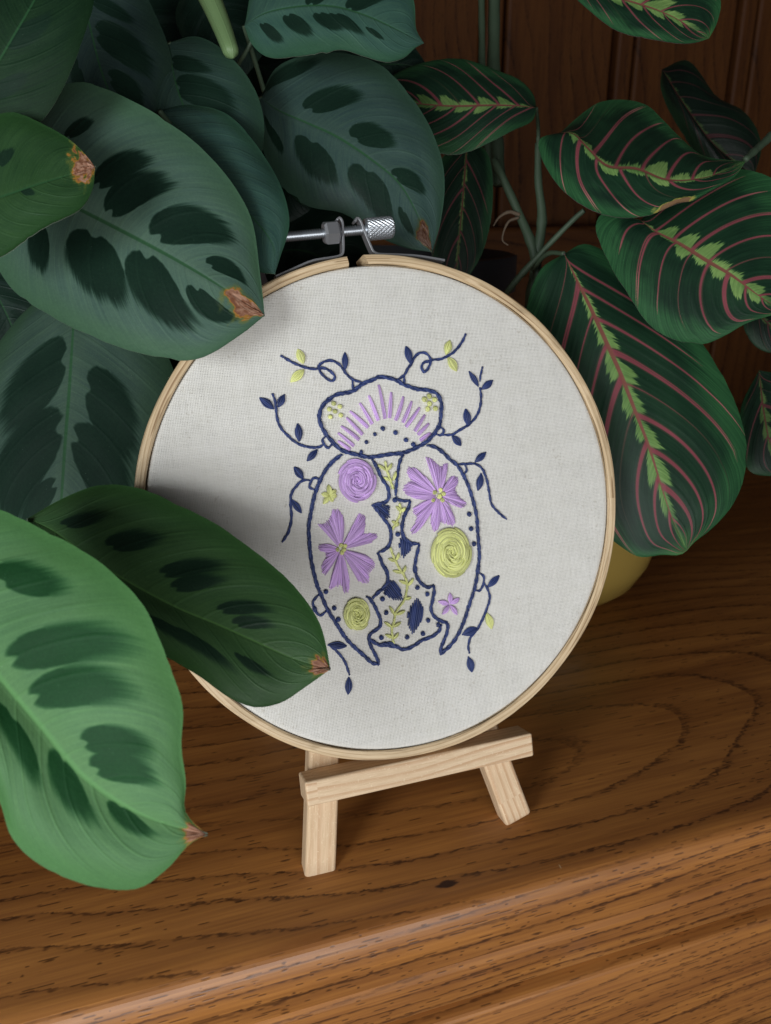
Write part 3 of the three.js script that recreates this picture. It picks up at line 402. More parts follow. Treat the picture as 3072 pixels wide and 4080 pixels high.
// ---------------------------------------------------------------- leaves
const veinS = (t, v, k) => t - k * Math.pow(Math.abs(v), 1.25);
function leafGeo(L, M, R, o) {
  const V = (a) => new THREE.CatmullRomCurve3(a.map((q) => at(q[0], q[1], q[2] * MM)), false, 'centripetal');
  const nt = o.nt ?? 56, nw = o.nw ?? 14, cl = V(L).getSpacedPoints(nt), cm = V(M).getSpacedPoints(nt), cr = V(R).getSpacedPoints(nt), W = 2 * nw + 1, N = (nt + 1) * W;
  const P = [], D = new THREE.Vector3(), mid = Math.floor(nt / 2); D.crossVectors(cr[mid].clone().sub(cl[mid]), cm[Math.min(nt, mid + 3)].clone().sub(cm[mid - 3])).normalize(); if (D.dot(EYE.clone().sub(cm[mid])) < 0) D.negate();
  const size = cm[0].distanceTo(cm[nt]), fold = (o.fold ?? 0.02) * size, ruf = (o.ruffle ?? 0.008) * size, ple = (o.pleat ?? 0.0026) * size, ph = o.phase ?? 0;
  for (let i = 0; i <= nt; i++) for (let j = 0; j < W; j++) {
    const w = (j - nw) / nw, aw = Math.abs(w), E = w < 0 ? cl[i] : cr[i], t = i / nt, en = Math.sin(Math.PI * Math.min(1, Math.max(0, t)));
    const nick = aw > 0.6 ? (0.030 * Math.max(0, fbm(t * 34 + ph * 3, w * 2, 2) - 0.46) + (vn(t * 26 + ph, w + 7) > 0.93 ? 0.022 : 0)) * en * (aw - 0.6) / 0.4 : 0; const p = cm[i].clone().lerp(E, aw * (1 - nick)); let h = fold * Math.sin(aw * Math.PI * 0.8) * en + ruf * aw * aw * Math.sin(t * 13 + ph + (w < 0 ? 1.7 : 0)) * en;
    const s = veinS(t, w, o.k ?? 0.28); h += ple * Math.cos(s * 6.28319 / ((o.ds ?? 0.085) * 2)) * Math.sin(aw * Math.PI) * en; h += 0.012 * size * (fbm(t * 3 + ph * 5, w * 1.5 + ph, 2) - 0.5) * en;
    if (o.tip) { const [tt, tv, rt, rv] = o.tip, d = Math.hypot((t - tt) / (rt * 1.15), (w - tv) / (rv * 1.15)); if (d < 1) { const k = 1 - d * d; h += size * (o.tipAmp ?? 0.02) * k * (fbm(t * 60 + ph, w * 7, 2) - 0.35); p.lerp(cm[i], 0.16 * k * aw); } }
    p.addScaledVector(D, h); P.push(p);
  }
  const pos = [], uv = [], ix = [], th = 0.00028; for (const q of P) pos.push(q.x, q.y, q.z);
  for (let i = 0; i <= nt; i++) for (let j = 0; j < W; j++) uv.push(j / (W - 1), i / nt);
  const tri = []; for (let i = 0; i < nt; i++) for (let j = 0; j < W - 1; j++) { const a = i * W + j, b = a + 1, c = a + W, d = c + 1; tri.push(a, b, c, b, d, c); }
  const g0 = new THREE.BufferGeometry(); g0.setAttribute('position', new THREE.Float32BufferAttribute(pos, 3)); g0.setIndex(tri); g0.computeVertexNormals(); const n = g0.attributes.normal; const c0 = (mid * W + nw); const flip = new THREE.Vector3(n.getX(c0), n.getY(c0), n.getZ(c0)).dot(D) < 0;
  const sg = flip ? -1 : 1; for (let k = 0; k < N; k++) pos.push(P[k].x - sg * n.getX(k) * th, P[k].y - sg * n.getY(k) * th, P[k].z - sg * n.getZ(k) * th); uv.push(...uv.slice());
  for (let k = 0; k < tri.length; k += 3) { const [a, b, c] = [tri[k], tri[k + 1], tri[k + 2]]; if (flip) ix.push(a, c, b); else ix.push(a, b, c); }
  const cut = ix.length; for (let k = 0; k < cut; k += 3) ix.push(ix[k] + N, ix[k + 2] + N, ix[k + 1] + N);
  const rim = []; for (let j = 0; j < W; j++) rim.push(j); for (let i = 1; i <= nt; i++) rim.push(i * W + W - 1); for (let j = W - 2; j >= 0; j--) rim.push(nt * W + j); for (let i = nt - 1; i > 0; i--) rim.push(i * W);
  for (let k = 0; k < rim.length; k++) { const a = rim[k], b = rim[(k + 1) % rim.length]; ix.push(a, b, a + N, b, b + N, a + N); }
  const g = new THREE.BufferGeometry(); g.setAttribute('position', new THREE.Float32BufferAttribute(pos, 3)); g.setAttribute('uv', new THREE.Float32BufferAttribute(uv, 2)); g.setIndex(ix); g.addGroup(0, cut, 0); g.addGroup(cut, ix.length - cut, 1);
  g.computeVertexNormals(); return g;
}
// spotted leaf: pale green with dark blotches between the side veins
function spotTexture(o) {
  const k = o.k ?? 0.28, sd = o.seed, spots = o.spots, base = o.base ?? [66, 90, 82], spot = o.spot ?? [19, 41, 30], ds = o.ds ?? 0.085;
  return texture(o.w ?? 512, o.h ?? 640, (u, t) => {
    const v = u * 2 - 1, av = Math.abs(v), s = veinS(t, v, k), side = v < 0 ? 0 : 1;
    const n1 = fbm(v * 3 + sd, t * 5 + sd, 3) - 0.5, st = vn(s * 260 + side * 50, av * 7 + sd) - 0.5, st2 = vn(s * 90 + side * 9, av * 4 + sd) - 0.5, hair = Math.abs(((s * 58 + 0.2 * vn(t * 9, sd)) % 1 + 1) % 1 - 0.5);
    let c = [base[0] + n1 * 16 + st * 6 + st2 * 6, base[1] + n1 * 16 + st * 7 + st2 * 7, base[2] + n1 * 14 + st * 3 + st2 * 3]; { const hv = ss(0.40, 0.5, hair) * ss(1, 0.75, av) * (0.4 + 0.6 * vn(s * 30, av * 9)); c = [c[0] + hv * 9, c[1] + hv * 11, c[2] + hv * 7]; }
    c = mix3(c, [base[0] * 0.78, base[1] * 0.92, base[2] * 0.70], ss(0.62, 1, av + n1 * 0.3) * 0.6);
    c = mix3(c, [base[0] * 1.22, base[1] * 1.16, base[2] * 1.1], ss(0.22, 0.03, av + n1 * 0.1) * 0.35);
    let m = 0;
    for (let [s0, sv, vc, ws, wv] of spots) { wv = wv * 1.12 + 0.05; ws *= 1.2;
      if (sv !== side) continue; const a = (s - s0) / ws, b = (av - vc) / wv; if (a * a > 2.2 || b * b > 3.2) continue;
      const fray = b > 0 ? (vn(s * 300 + sd, sd + side * 7) - 0.5) * 0.42 * sat(b * 1.2) + (vn(s * 95, 3 + sd) - 0.5) * 0.40 * sat(b) : (vn(s * 60, av * 30) - 0.5) * 0.10;
      const nt = b < 0 ? 0.5 * ss(0.30, 0.0, Math.abs(a + 0.12)) * ss(-0.35, -1, b) : 0;
      const q = Math.pow(Math.abs(a), 2.3) + Math.pow(Math.abs(b), 2.3) + fray + nt; const sf = (o.soft ?? 1) * (b > 0 ? 0.22 + 0.3 * b : 0.10); m = Math.max(m, ss(1.04 + sf, 1.04 - sf, q));
    }
    c = mix3(c, [spot[0] + n1 * 8 + st * 2, spot[1] + n1 * 11 + st * 3, spot[2] + n1 * 8 + st * 2], m * (o.fade ?? 0.94));
    const cell = fbm(u * 190 + sd, t * 260, 2) - 0.5; c = [c[0] + cell * 7, c[1] + cell * 9, c[2] + cell * 6];
    const vph = Math.abs(((s / ds + 100.5) % 1) - 0.5) * 2; c = mix3(c, [base[0] * 1.16, base[1] * 1.2, base[2] * 1.06], ss(0.85, 1, vph) * 0.17 * ss(1, 0.5, av) * (1 - m * 0.8));
    c = mix3(c, o.rib ?? [44, 84, 50], ss(o.ribW ?? 0.022, 0.008, av) * 0.8 * ss(1, 0.8, t));
    if (o.tip) { const [tt, tv, rt, rv] = o.tip, d = Math.hypot((t - tt) / rt, (v - tv) / rv) + (fbm(v * 5 + sd, t * 36, 3) - 0.5) * 0.9; const q = o.tipDim ?? 1; c = mix3(c, [120 * q, 120 * q, 52 * q], ss(1.35, 1.05, d) * 0.5); c = mix3(c, [168 * q, 116 * q, 52 * q], ss(1.10, 1.0, d) * 0.95); c = mix3(c, mix3([126 * q, 82 * q, 60 * q], [178 * q, 136 * q, 112 * q], ss(0.25, 0.75, fbm(v * 10, t * 70 + sd, 3))), ss(0.98, 0.92, d)); }
    if (vn(u * 260 + sd, t * 330) > 0.987) c = mix3(c, [150, 165, 150], 0.5);
    return c;
  });
}
// leaf with red veins: dark panels, pink ribs, lime feathering along the middle
function redTexture(o) {
  const k = o.k ?? 0.42, sd = o.seed, n = o.n ?? 8, gap = (o.end ?? 0.92) / n, dim = o.dim ?? 1;  // dim multiplies the shade of the deeper leaves into their colour
  return texture(o.w ?? 512, o.h ?? 896, (u, t) => {
    const v = u * 2 - 1, av = Math.abs(v), side = v < 0 ? 0.5 : 0, s = veinS(t, v, k), n1 = fbm(v * 4 + sd, t * 7, 3) - 0.5, st = vn(s * 300 + side * 90, av * 5 + sd) - 0.5;
    const q = (s - 0.02) / gap + side * 0.35 + (vn(Math.floor((s - 0.02) / gap + side * 0.35) + sd, side * 40) - 0.5) * 0.16, near = Math.round(q), dv = Math.abs(q - near) * gap;
    const edge = ss(0.58, 0.95, av + n1 * 0.35 + st * 0.1); let c = [23 + n1 * 16 + st * 8, 50 + n1 * 24 + st * 12, 33 + n1 * 14 + st * 7]; c = mix3(c, [46 + st * 22, 92 + st * 30, 54 + st * 18], edge * 0.85 * (o.edge ?? 1)); c = mix3(c, [70 + st * 20, 116 + st * 22, 60], ss(0.90, 1.0, t + n1 * 0.08) * 0.7);
    const ph = q - Math.floor(q), lobe = Math.max(ss(0.0, 0.5, ph) * ss(1.0, 0.72, ph), 0.15) * (0.15 + 1.15 * Math.pow(h2(Math.floor(q) + sd * 3, side * 30 + 2), 1.3)); const reach = (o.lime ?? 0.17) * lobe * (0.6 + 0.4 * ss(0, 0.2, t)) + 0.038 + (vn(s * 260 + side * 20, sd) - 0.5) * 0.055 + (vn(s * 90 + side * 20, sd + 4) - 0.5) * 0.03; const ex = ss(0.93, 0.8, t);
    c = mix3(c, [124 + n1 * 80 + st * 30, 158 + n1 * 74 + st * 30, 86 + n1 * 50 + st * 20], ss(reach + 0.02, reach - 0.02, av) * 0.85 * (0.35 + 0.65 * ex));
    const wv = (o.vein ?? 0.0072) * (1.25 - av * 0.85) * ss(0.99, 0.78, av + (vn(near * 3.1, sd + side) - 0.5) * 0.24) * (near < 0 ? 0 : 1) * ss(0.98, 0.86, s + k * 0.3 * av); const pink = [134 + n1 * 30, 66 + n1 * 20, 74 + n1 * 20]; c = mix3(c, [96, 70, 56], ss(wv * 1.7 + 0.001, wv, dv) * (wv > 0.0005 ? 0.5 : 0)); c = mix3(c, mix3(pink, [186, 122, 116], ss(0.6, 0.95, av)), ss(wv, wv * 0.55, dv) * (wv > 0.0004 ? 0.95 : 0));
    c = mix3(c, [128, 76, 66], ss(0.042 * (1.05 - t), 0.026 * (1.05 - t), av) * 0.95);
    if (o.tip) { const [tt, tv, rt, rv] = o.tip, d = Math.hypot((t - tt) / rt, (v - tv) / rv) + (fbm(v * 9 + sd, t * 60, 3) - 0.5) * 0.7; c = mix3(c, [190, 170, 80], ss(1.3, 1.0, d) * 0.8); c = mix3(c, [128, 98, 70], ss(0.95, 0.8, d)); }
    if (vn(u * 240 + sd, t * 420) > 0.985) c = mix3(c, [130, 150, 130], 0.45);
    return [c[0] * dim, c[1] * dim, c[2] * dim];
  });
}
const ribBump = (k, ds, w) => texture(384, 640, (u, t) => { const v = u * 2 - 1, av = Math.abs(v), s = veinS(t, v, k), ph = Math.abs(((s / ds + 100.5) % 1) - 0.5) * 2; return 0.55 + 0.22 * ss(w, 1, ph) * ss(1, 0.6, av) - 0.35 * ss(0.05, 0, av) + 0.05 * (vn(s * 240, av * 6) - 0.5) + 0.10 * (fbm(u * 60, t * 90, 2) - 0.5); }, false);
const spotBump = ribBump(0.28, 0.085, 0.8), redBump = ribBump(0.42, 0.115, 0.7);
const under = std({ color: new THREE.Color().setRGB(0.10, 0.13, 0.085), roughness: 0.6 }), underRed = std({ color: new THREE.Color().setRGB(0.09, 0.06, 0.06), roughness: 0.6 });
const plant = thing('spotted_prayer_plant', 'leafy plant with dark blotched green leaves left of the hoop', 'plant');
const redPlant = thing('red_veined_prayer_plant', 'plant with red veined dark leaves right of the hoop', 'plant');
for (const p of [plant, redPlant]) { p.position.set(p === plant ? 0.01 : 0.06, 0.1, -0.16); p.updateMatrixWorld(true); }
function leaf(par, L, M, R, o, label) {
  const red = par === redPlant, g = leafGeo(L, M, R, { k: red ? 0.42 : 0.28, ds: red ? 0.115 : 0.085, ...o });
  const m = std({ map: red ? redTexture(o) : spotTexture(o), roughness: o.rough ?? 0.5, bumpMap: red ? redBump : spotBump, bumpScale: 0.00026, specularIntensity: o.spec ?? 0.55 });
  const q = mesh('leaf', g, [m, red ? underRed : under], scene); par.attach(q); if (label) q.userData.label = label; return q;
}
const auto = (n, seed, vc = 0.45, wv = 0.3, s0 = 0.06, s1 = 0.78) => { const r = rng(seed), a = []; for (let i = 0; i < n; i++) for (const side of [0, 1]) { const e = (i + 0.5) / n; a.push([s0 + (s1 - s0) * e + (r() - 0.5) * 0.05 - 0.06, side, vc + (r() - 0.5) * 0.1, (s1 - s0) / n * (0.30 + r() * 0.12), wv * (0.85 + r() * 0.3)]); } return a; };
const SP = {big:[[0.324,0,0.43,0.038,0.14],[0.415,0,0.32,0.046,0.18],[0.599,0,0.36,0.064,0.21],[0.768,0,0.32,0.036,0.11],[0.133,0,0.61,0.024,0.04],[0.402,1,0.39,0.085,0.18],[0.598,1,0.36,0.074,0.21],[0.761,1,0.36,0.046,0.14],[0.19,1,0.54,0.039,0.11]],centre:[[0.237,0,0.36,0.056,0.14],[0.47,0,0.25,0.057,0.11],[0.689,0,0.21,0.042,0.14],[-0.079,0,0.71,0.083,0.14],[0.312,1,0.43,0.087,0.14],[0.573,1,0.43,0.087,0.21],[0.762,1,0.36,0.037,0.07],[0.041,1,0.64,0.076,0.04]],midleft:[[0.314,0,0.32,0.084,0.18],[0.537,0,0.39,0.083,0.25],[0.701,0,0.32,0.036,0.18],[0.386,1,0.36,0.074,0.14],[0.557,1,0.36,0.064,0.21]],lower:[[0.285,0,0.39,0.039,0.11],[0.449,0,0.43,0.029,0.14],[0.512,0,0.32,0.028,0.11],[0.649,0,0.32,0.027,0.11],[0.715,0,0.21,0.026,0.07],[0.117,0,0.39,0.038,0.11],[0.5,1,0.5,0.092,0.07],[0.702,1,0.39,0.03,0.04]],near:[[0.195,0,0.64,0.052,0.07],[0.39,0,0.46,0.042,0.25],[0.494,0,0.36,0.04,0.21],[0.63,0,0.36,0.033,0.14],[0.699,0,0.29,0.04,0.14],[0.799,1,0.14,0.038,0.07],[0.464,1,0.29,0.067,0.07],[0.64,1,0.18,0.05,0.11]],top:[[0.259,1,0.39,0.044,0.18],[0.421,1,0.36,0.046,0.14],[0.505,1,0.36,0.055,0.14],[0.648,1,0.39,0.028,0.04],[0.09,1,0.5,0.037,0.14],[0.6,0,0.21,0.045,0.14],[0.398,0,0.21,0.045,0.14]],third:[[0.347,0,0.32,0.092,0.25],[0.158,0,0.29,0.055,0.21]],fourth:[[0.477,0,0.39,0.083,0.25],[0.301,0,0.39,0.038,0.18],[0.701,0,0.32,0.064,0.18],[0.505,1,0.64,0.07,0.14]],upperleft:[[0.52,0,0.18,0.056,0.18],[0.274,0,0.32,0.046,0.11]],left:[[0.595,1,0.07,0.024,0.07],[0.397,0,0.43,0.039,0.04]]};
const G = {};  // back leaves such as third and fourth carry shade as a darker base
G.big = leaf(plant, [[30, 385, 221], [70, 250, 221], [150, 183, 219], [300, 232, 214], [440, 325, 210], [540, 462, 207], [564, 600, 203], [572, 682, 200]], [[30, 385, 219], [175, 455, 210], [286, 512, 204], [400, 573, 199], [480, 621, 197], [572, 682, 200]], [[30, 385, 221], [-30, 470, 211], [10, 605, 205], [130, 697, 201], [290, 762, 197], [425, 777, 195], [520, 725, 197], [572, 682, 200]], { seed: 3, spots: SP.big, base: [80, 106, 92], w: 768, h: 960, tip: [0.97, 0.1, 0.085, 0.42], phase: 1 }, 'large spotted leaf with brown tip over the hoop');
G.glossy = leaf(plant, [[345, 240, 232], [400, 226, 232], [470, 243, 228], [550, 310, 222], [610, 410, 214], [628, 490, 210], [606, 556, 208], [594, 592, 207]], [[345, 240, 229], [430, 320, 222], [510, 430, 214], [590, 530, 208], [594, 592, 207]], [[345, 240, 229], [380, 400, 220], [480, 540, 212], [560, 590, 208], [594, 592, 207]], { seed: 8, spots: [], rough: 0.26, fold: 0.03, ruffle: 0.02, phase: 2, w: 384, h: 512, base: [52, 78, 70] });
G.third = leaf(plant, [[365, 92, 238], [425, 80, 238], [500, 126, 236], [556, 205, 234], [572, 300, 232], [545, 380, 231], [470, 410, 230]], [[365, 92, 238], [378, 175, 234], [400, 240, 232], [435, 330, 230], [470, 410, 230]], [[365, 92, 238], [325, 190, 236], [365, 330, 233], [420, 390, 231], [470, 410, 230]], { seed: 5, spots: SP.third, base: [48, 70, 62], phase: 3 });
G.fourth = leaf(plant, [[150, -120, 240], [270, -70, 240], [340, 40, 238], [374, 150, 236], [352, 238, 234], [290, 300, 234]], [[150, -120, 240], [194, 56, 236], [221, 160, 234], [260, 250, 233], [290, 300, 234]], [[150, -120, 240], [105, 0, 238], [120, 150, 236], [200, 270, 234], [290, 300, 234]], { seed: 6, spots: SP.fourth, base: [44, 62, 58], phase: 4 });
G.upperleft = leaf(plant, [[-90, 330, 200], [20, 306, 198], [90, 264, 196], [150, 173, 195], [188, 72, 195], [203, -20, 196], [140, -130, 198]], [[-90, 330, 200], [-40, 200, 194], [10, 110, 191], [70, 10, 191], [140, -130, 196]], [[-90, 330, 200], [-170, 200, 196], [-120, 0, 194], [0, -120, 194], [140, -130, 198]], { seed: 12, spots: SP.upperleft, base: [23, 48, 28], rough: 0.65, spec: 0.35, fade: 0.75, phase: 5 });
G.left = leaf(plant, [[-130, 450, 192], [-70, 290, 194], [25, 247, 192], [90, 267, 190], [145, 298, 188], [188, 336, 187], [206, 362, 186]], [[-130, 450, 190], [-20, 432, 185], [90, 396, 183], [206, 362, 186]], [[-130, 450, 188], [-70, 570, 184], [0, 556, 182], [105, 492, 181], [174, 452, 182], [200, 410, 184], [206, 362, 186]], { seed: 14, spots: SP.left, base: [44, 74, 42], fade: 0.8, tip: [0.97, -0.2, 0.11, 0.9], phase: 6 }, 'spotted leaf with brown crisp tip at the left edge');
G.midleft = leaf(plant, [[165, 590, 236], [40, 690, 234], [-45, 850, 230], [-45, 1050, 228], [50, 1200, 227], [118, 1235, 227]], [[165, 590, 232], [157, 728, 226], [145, 900, 222], [132, 1090, 221], [118, 1235, 227]], [[165, 590, 236], [318, 690, 234], [388, 850, 231], [372, 1020, 229], [258, 1190, 227], [118, 1235, 227]], { seed: 17, spots: SP.midleft.map((q) => [q[0], q[1], q[2] + 0.04, q[3] * 1.2, q[4] * 1.25]), w: 640, h: 800, phase: 7, fold: 0.03, base: [62, 84, 72], rough: 0.68, spec: 0.3 });
G.top = leaf(plant, [[528, 56, 236], [560, -50, 238], [700, -110, 236], [840, -80, 232], [893, 0, 229], [900, 66, 227], [916, 93, 226]], [[528, 56, 234], [570, 30, 230], [640, 14, 227], [720, 14, 225], [790, 34, 224], [850, 60, 224], [916, 93, 226]], [[528, 56, 234], [545, 98, 232], [577, 124, 230], [631, 128, 227], [703, 122, 224], [739, 112, 224], [790, 124, 223], [839, 136, 223], [875, 126, 224], [898, 104, 225], [916, 93, 226]], { seed: 19, spots: SP.top, phase: 8, base: [60, 92, 80] });
G.centre = leaf(plant, [[562, 210, 254], [600, 145, 254], [700, 118, 252], [821, 143, 249], [900, 226, 246], [950, 330, 243], [961, 400, 241], [952, 480, 239], [934, 545, 238]], [[562, 210, 252], [600, 238, 248], [664, 266, 244], [729, 296, 241], [804, 346, 239], [862, 395, 238], [905, 470, 237], [934, 545, 238]], [[562, 210, 252], [560, 290, 249], [600, 395, 246], [660, 446, 244], [740, 462, 242], [810, 510, 240], [880, 538, 238], [934, 545, 238]], { seed: 23, spots: SP.centre, base: [58, 80, 74], w: 640, h: 800, phase: 9, tip: [0.97, 0.1, 0.08, 0.35], tipDim: 0.62 }, 'broad spotted leaf with brown tip behind the screw');
G.lower = leaf(plant, [[60, 1120, 196], [137, 1080, 194], [225, 1053, 192], [319, 1063, 190], [390, 1095, 188], [470, 1138, 187], [560, 1202, 185], [640, 1272, 183], [690, 1345, 181], [705, 1395, 180], [714, 1446, 179]], [[60, 1120, 194], [120, 1150, 189], [200, 1210, 184], [285, 1262, 181], [392, 1318, 178], [470, 1350, 177], [556, 1388, 176], [640, 1425, 177], [714, 1446, 179]], [[60, 1120, 192], [70, 1220, 184], [180, 1320, 178], [290, 1390, 175], [369, 1427, 174], [440, 1470, 173], [500, 1512, 173], [555, 1532, 174], [610, 1520, 176], [657, 1488, 177], [714, 1446, 179]], { seed: 29, spots: SP.lower, w: 640, h: 960, base: [60, 92, 54], rib: [84, 124, 66], fade: 0.8, soft: 2, tip: [0.985, 0.1, 0.045, 0.8], phase: 10, fold: 0.035 }, 'spotted leaf with dry tip across the lower left of the linen');
G.near = leaf(plant, [[-190, 1190, 160], [-120, 1090, 160], [0, 1103, 158], [114, 1154, 155], [230, 1224, 152], [312, 1302, 149], [374, 1441, 147], [398, 1530, 146], [394, 1610, 145], [403, 1690, 145], [402, 1755, 145], [448, 1803, 146]], [[-190, 1190, 157], [-80, 1370, 150], [0, 1468, 147], [82, 1564, 145], [182, 1680, 143], [290, 1752, 143], [390, 1790, 144], [448, 1803, 146]], [[-190, 1190, 157], [-180, 1420, 148], [-80, 1600, 144], [0, 1716, 142], [36, 1808, 141], [100, 1866, 141], [200, 1910, 141], [301, 1918, 142], [365, 1874, 143], [408, 1826, 144], [448, 1803, 146]], { seed: 31, spots: SP.near, w: 768, h: 1024, base: [84, 124, 80], rib: [98, 148, 88], ribW: 0.04, rough: 0.62, spec: 0.4, spot: [18, 62, 28], soft: 2, tip: [0.99, 0, 0.045, 1.0], phase: 11, tipAmp: 0.007, fold: 0.04, nt: 72 }, 'near bright green leaf with dark blotches, lowest on the left');
// leaves deeper in the plant, their shade put into a darker base colour
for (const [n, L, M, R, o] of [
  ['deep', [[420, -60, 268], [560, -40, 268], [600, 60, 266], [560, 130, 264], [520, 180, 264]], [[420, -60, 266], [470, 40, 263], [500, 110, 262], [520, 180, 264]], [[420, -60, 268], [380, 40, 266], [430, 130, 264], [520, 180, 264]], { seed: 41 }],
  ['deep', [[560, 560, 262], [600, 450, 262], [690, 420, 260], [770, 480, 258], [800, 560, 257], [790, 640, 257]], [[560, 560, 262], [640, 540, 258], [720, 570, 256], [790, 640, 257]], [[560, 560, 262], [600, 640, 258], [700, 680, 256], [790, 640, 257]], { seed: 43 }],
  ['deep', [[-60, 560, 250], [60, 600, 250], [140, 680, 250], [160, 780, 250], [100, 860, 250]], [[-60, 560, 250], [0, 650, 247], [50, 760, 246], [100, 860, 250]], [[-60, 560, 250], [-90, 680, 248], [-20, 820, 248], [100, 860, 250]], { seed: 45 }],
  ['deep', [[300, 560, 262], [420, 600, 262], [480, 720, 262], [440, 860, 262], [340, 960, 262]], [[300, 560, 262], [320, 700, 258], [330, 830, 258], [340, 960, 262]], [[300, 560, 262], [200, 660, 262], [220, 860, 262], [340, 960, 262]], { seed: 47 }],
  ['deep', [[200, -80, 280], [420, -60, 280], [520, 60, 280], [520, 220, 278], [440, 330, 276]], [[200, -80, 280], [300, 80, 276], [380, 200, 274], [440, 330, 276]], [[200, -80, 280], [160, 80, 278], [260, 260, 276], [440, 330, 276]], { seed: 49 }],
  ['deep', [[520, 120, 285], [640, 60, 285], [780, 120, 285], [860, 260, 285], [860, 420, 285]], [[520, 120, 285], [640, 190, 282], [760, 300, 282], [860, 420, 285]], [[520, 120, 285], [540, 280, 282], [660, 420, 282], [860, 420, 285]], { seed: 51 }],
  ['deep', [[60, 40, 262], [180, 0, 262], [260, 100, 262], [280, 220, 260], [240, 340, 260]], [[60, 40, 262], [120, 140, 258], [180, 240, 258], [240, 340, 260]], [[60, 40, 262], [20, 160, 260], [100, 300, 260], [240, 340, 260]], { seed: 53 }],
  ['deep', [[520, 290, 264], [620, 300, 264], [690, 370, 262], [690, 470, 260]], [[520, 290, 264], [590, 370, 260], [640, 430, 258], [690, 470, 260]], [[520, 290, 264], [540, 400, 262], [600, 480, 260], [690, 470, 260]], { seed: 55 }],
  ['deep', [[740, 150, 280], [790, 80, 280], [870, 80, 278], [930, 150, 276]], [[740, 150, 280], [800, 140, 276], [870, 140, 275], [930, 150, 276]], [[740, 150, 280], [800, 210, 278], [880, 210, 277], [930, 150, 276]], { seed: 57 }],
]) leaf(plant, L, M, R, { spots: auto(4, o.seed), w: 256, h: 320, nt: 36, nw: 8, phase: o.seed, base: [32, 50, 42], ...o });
// red veined leaves
G.rlow = leaf(redPlant, [[1219, 548, 262], [1170, 580, 262], [1138, 660, 263], [1130, 780, 263], [1175, 960, 262], [1250, 1110, 260], [1327, 1172, 258], [1379, 1203, 257], [1430, 1199, 256], [1470, 1199, 256], [1484, 1190, 256]], [[1219, 548, 260], [1243, 598, 258], [1276, 665, 256], [1309, 738, 254], [1342, 812, 253], [1371, 885, 252], [1401, 962, 251], [1430, 1054, 251], [1449, 1110, 252], [1484, 1190, 256]], [[1219, 548, 262], [1262, 528, 263], [1340, 565, 263], [1440, 655, 262], [1511, 745, 261], [1562, 822, 260], [1603, 915, 259], [1612, 984, 258], [1604, 1040, 257], [1577, 1098, 256], [1533, 1146, 256], [1500, 1172, 256], [1484, 1190, 256]], { seed: 61, n: 8, w: 768, h: 1280, k: 0.44, phase: 2, end: 0.86, fold: 0.022, nt: 72, lime: 0.075, vein: 0.0085 }, 'long red veined leaf hanging beside the right of the hoop');
G.rmid = leaf(redPlant, [[1384, 476, 250], [1440, 410, 254], [1530, 375, 254], [1628, 371, 252], [1700, 410, 250], [1745, 500, 248], [1740, 600, 246], [1694, 674, 244]], [[1384, 476, 248], [1417, 501, 246], [1467, 527, 244], [1535, 569, 242], [1581, 595, 241], [1636, 636, 241], [1694, 674, 244]], [[1384, 476, 248], [1310, 456, 250], [1287, 485, 249], [1316, 573, 247], [1366, 655, 245], [1405, 706, 244], [1452, 732, 243], [1515, 745, 242], [1563, 728, 242], [1612, 700, 242], [1694, 674, 244]], { seed: 67, n: 8, w: 768, h: 1024, k: 0.34, phase: 3, lime: 0.15 }, 'red veined leaf with bright lime midrib at the right edge');
G.rfold = leaf(redPlant, [[1212, 286, 242], [1240, 262, 250], [1302, 220, 258], [1356, 217, 260], [1395, 230, 258], [1430, 265, 254], [1465, 298, 250], [1520, 338, 246], [1570, 346, 242], [1611, 349, 240]], [[1212, 286, 242], [1241, 290, 238], [1272, 322, 235], [1313, 360, 233], [1374, 366, 233], [1440, 390, 233], [1520, 385, 235], [1611, 349, 240]], [[1212, 286, 242], [1166, 301, 240], [1172, 350, 237], [1220, 424, 234], [1284, 462, 232], [1340, 473, 231], [1392, 469, 231], [1442, 459, 231], [1483, 444, 232], [1537, 414, 234], [1587, 383, 237], [1611, 349, 240]], { seed: 71, n: 8, w: 640, h: 896, k: 0.3, phase: 4, lime: 0.15, tip: [0.66, 0.92, 0.06, 0.2] }, 'red veined leaf folded along its middle with yellowed spot');
G.rtop = leaf(redPlant, [[1225, -60, 252], [1300, -110, 254], [1430, -105, 252], [1520, -60, 250], [1557, 0, 248], [1549, 50, 247], [1532, 83, 246]], [[1225, -60, 250], [1290, -20, 247], [1374, 7, 245], [1413, 20, 244], [1460, 40, 244], [1532, 83, 246]], [[1225, -60, 250], [1238, -10, 249], [1284, 37, 247], [1338, 71, 245], [1392, 87, 244], [1463, 96, 244], [1505, 92, 245], [1532, 83, 246]], { seed: 73, n: 7, k: 0.32, phase: 5, lime: 0.17 }, 'red veined leaf cut by the top edge of the picture');
G.rback = leaf(redPlant, [[1159, 233, 268], [1152, 205, 270], [1123, 174, 270], [1069, 152, 270], [990, 132, 270], [900, 140, 270], [840, 170, 270], [800, 215, 270]], [[1159, 233, 266], [1120, 229, 264], [1069, 228, 263], [973, 229, 263], [880, 222, 265], [800, 215, 268]], [[1159, 233, 266], [1152, 260, 266], [1105, 286, 264], [1060, 308, 263], [980, 336, 262], [890, 320, 263], [830, 270, 266], [800, 215, 268]], { seed: 79, n: 8, k: 0.36, phase: 6, lime: 0.16, dim: 0.85 }, 'dim red veined leaf pointing left behind the spotted leaves');
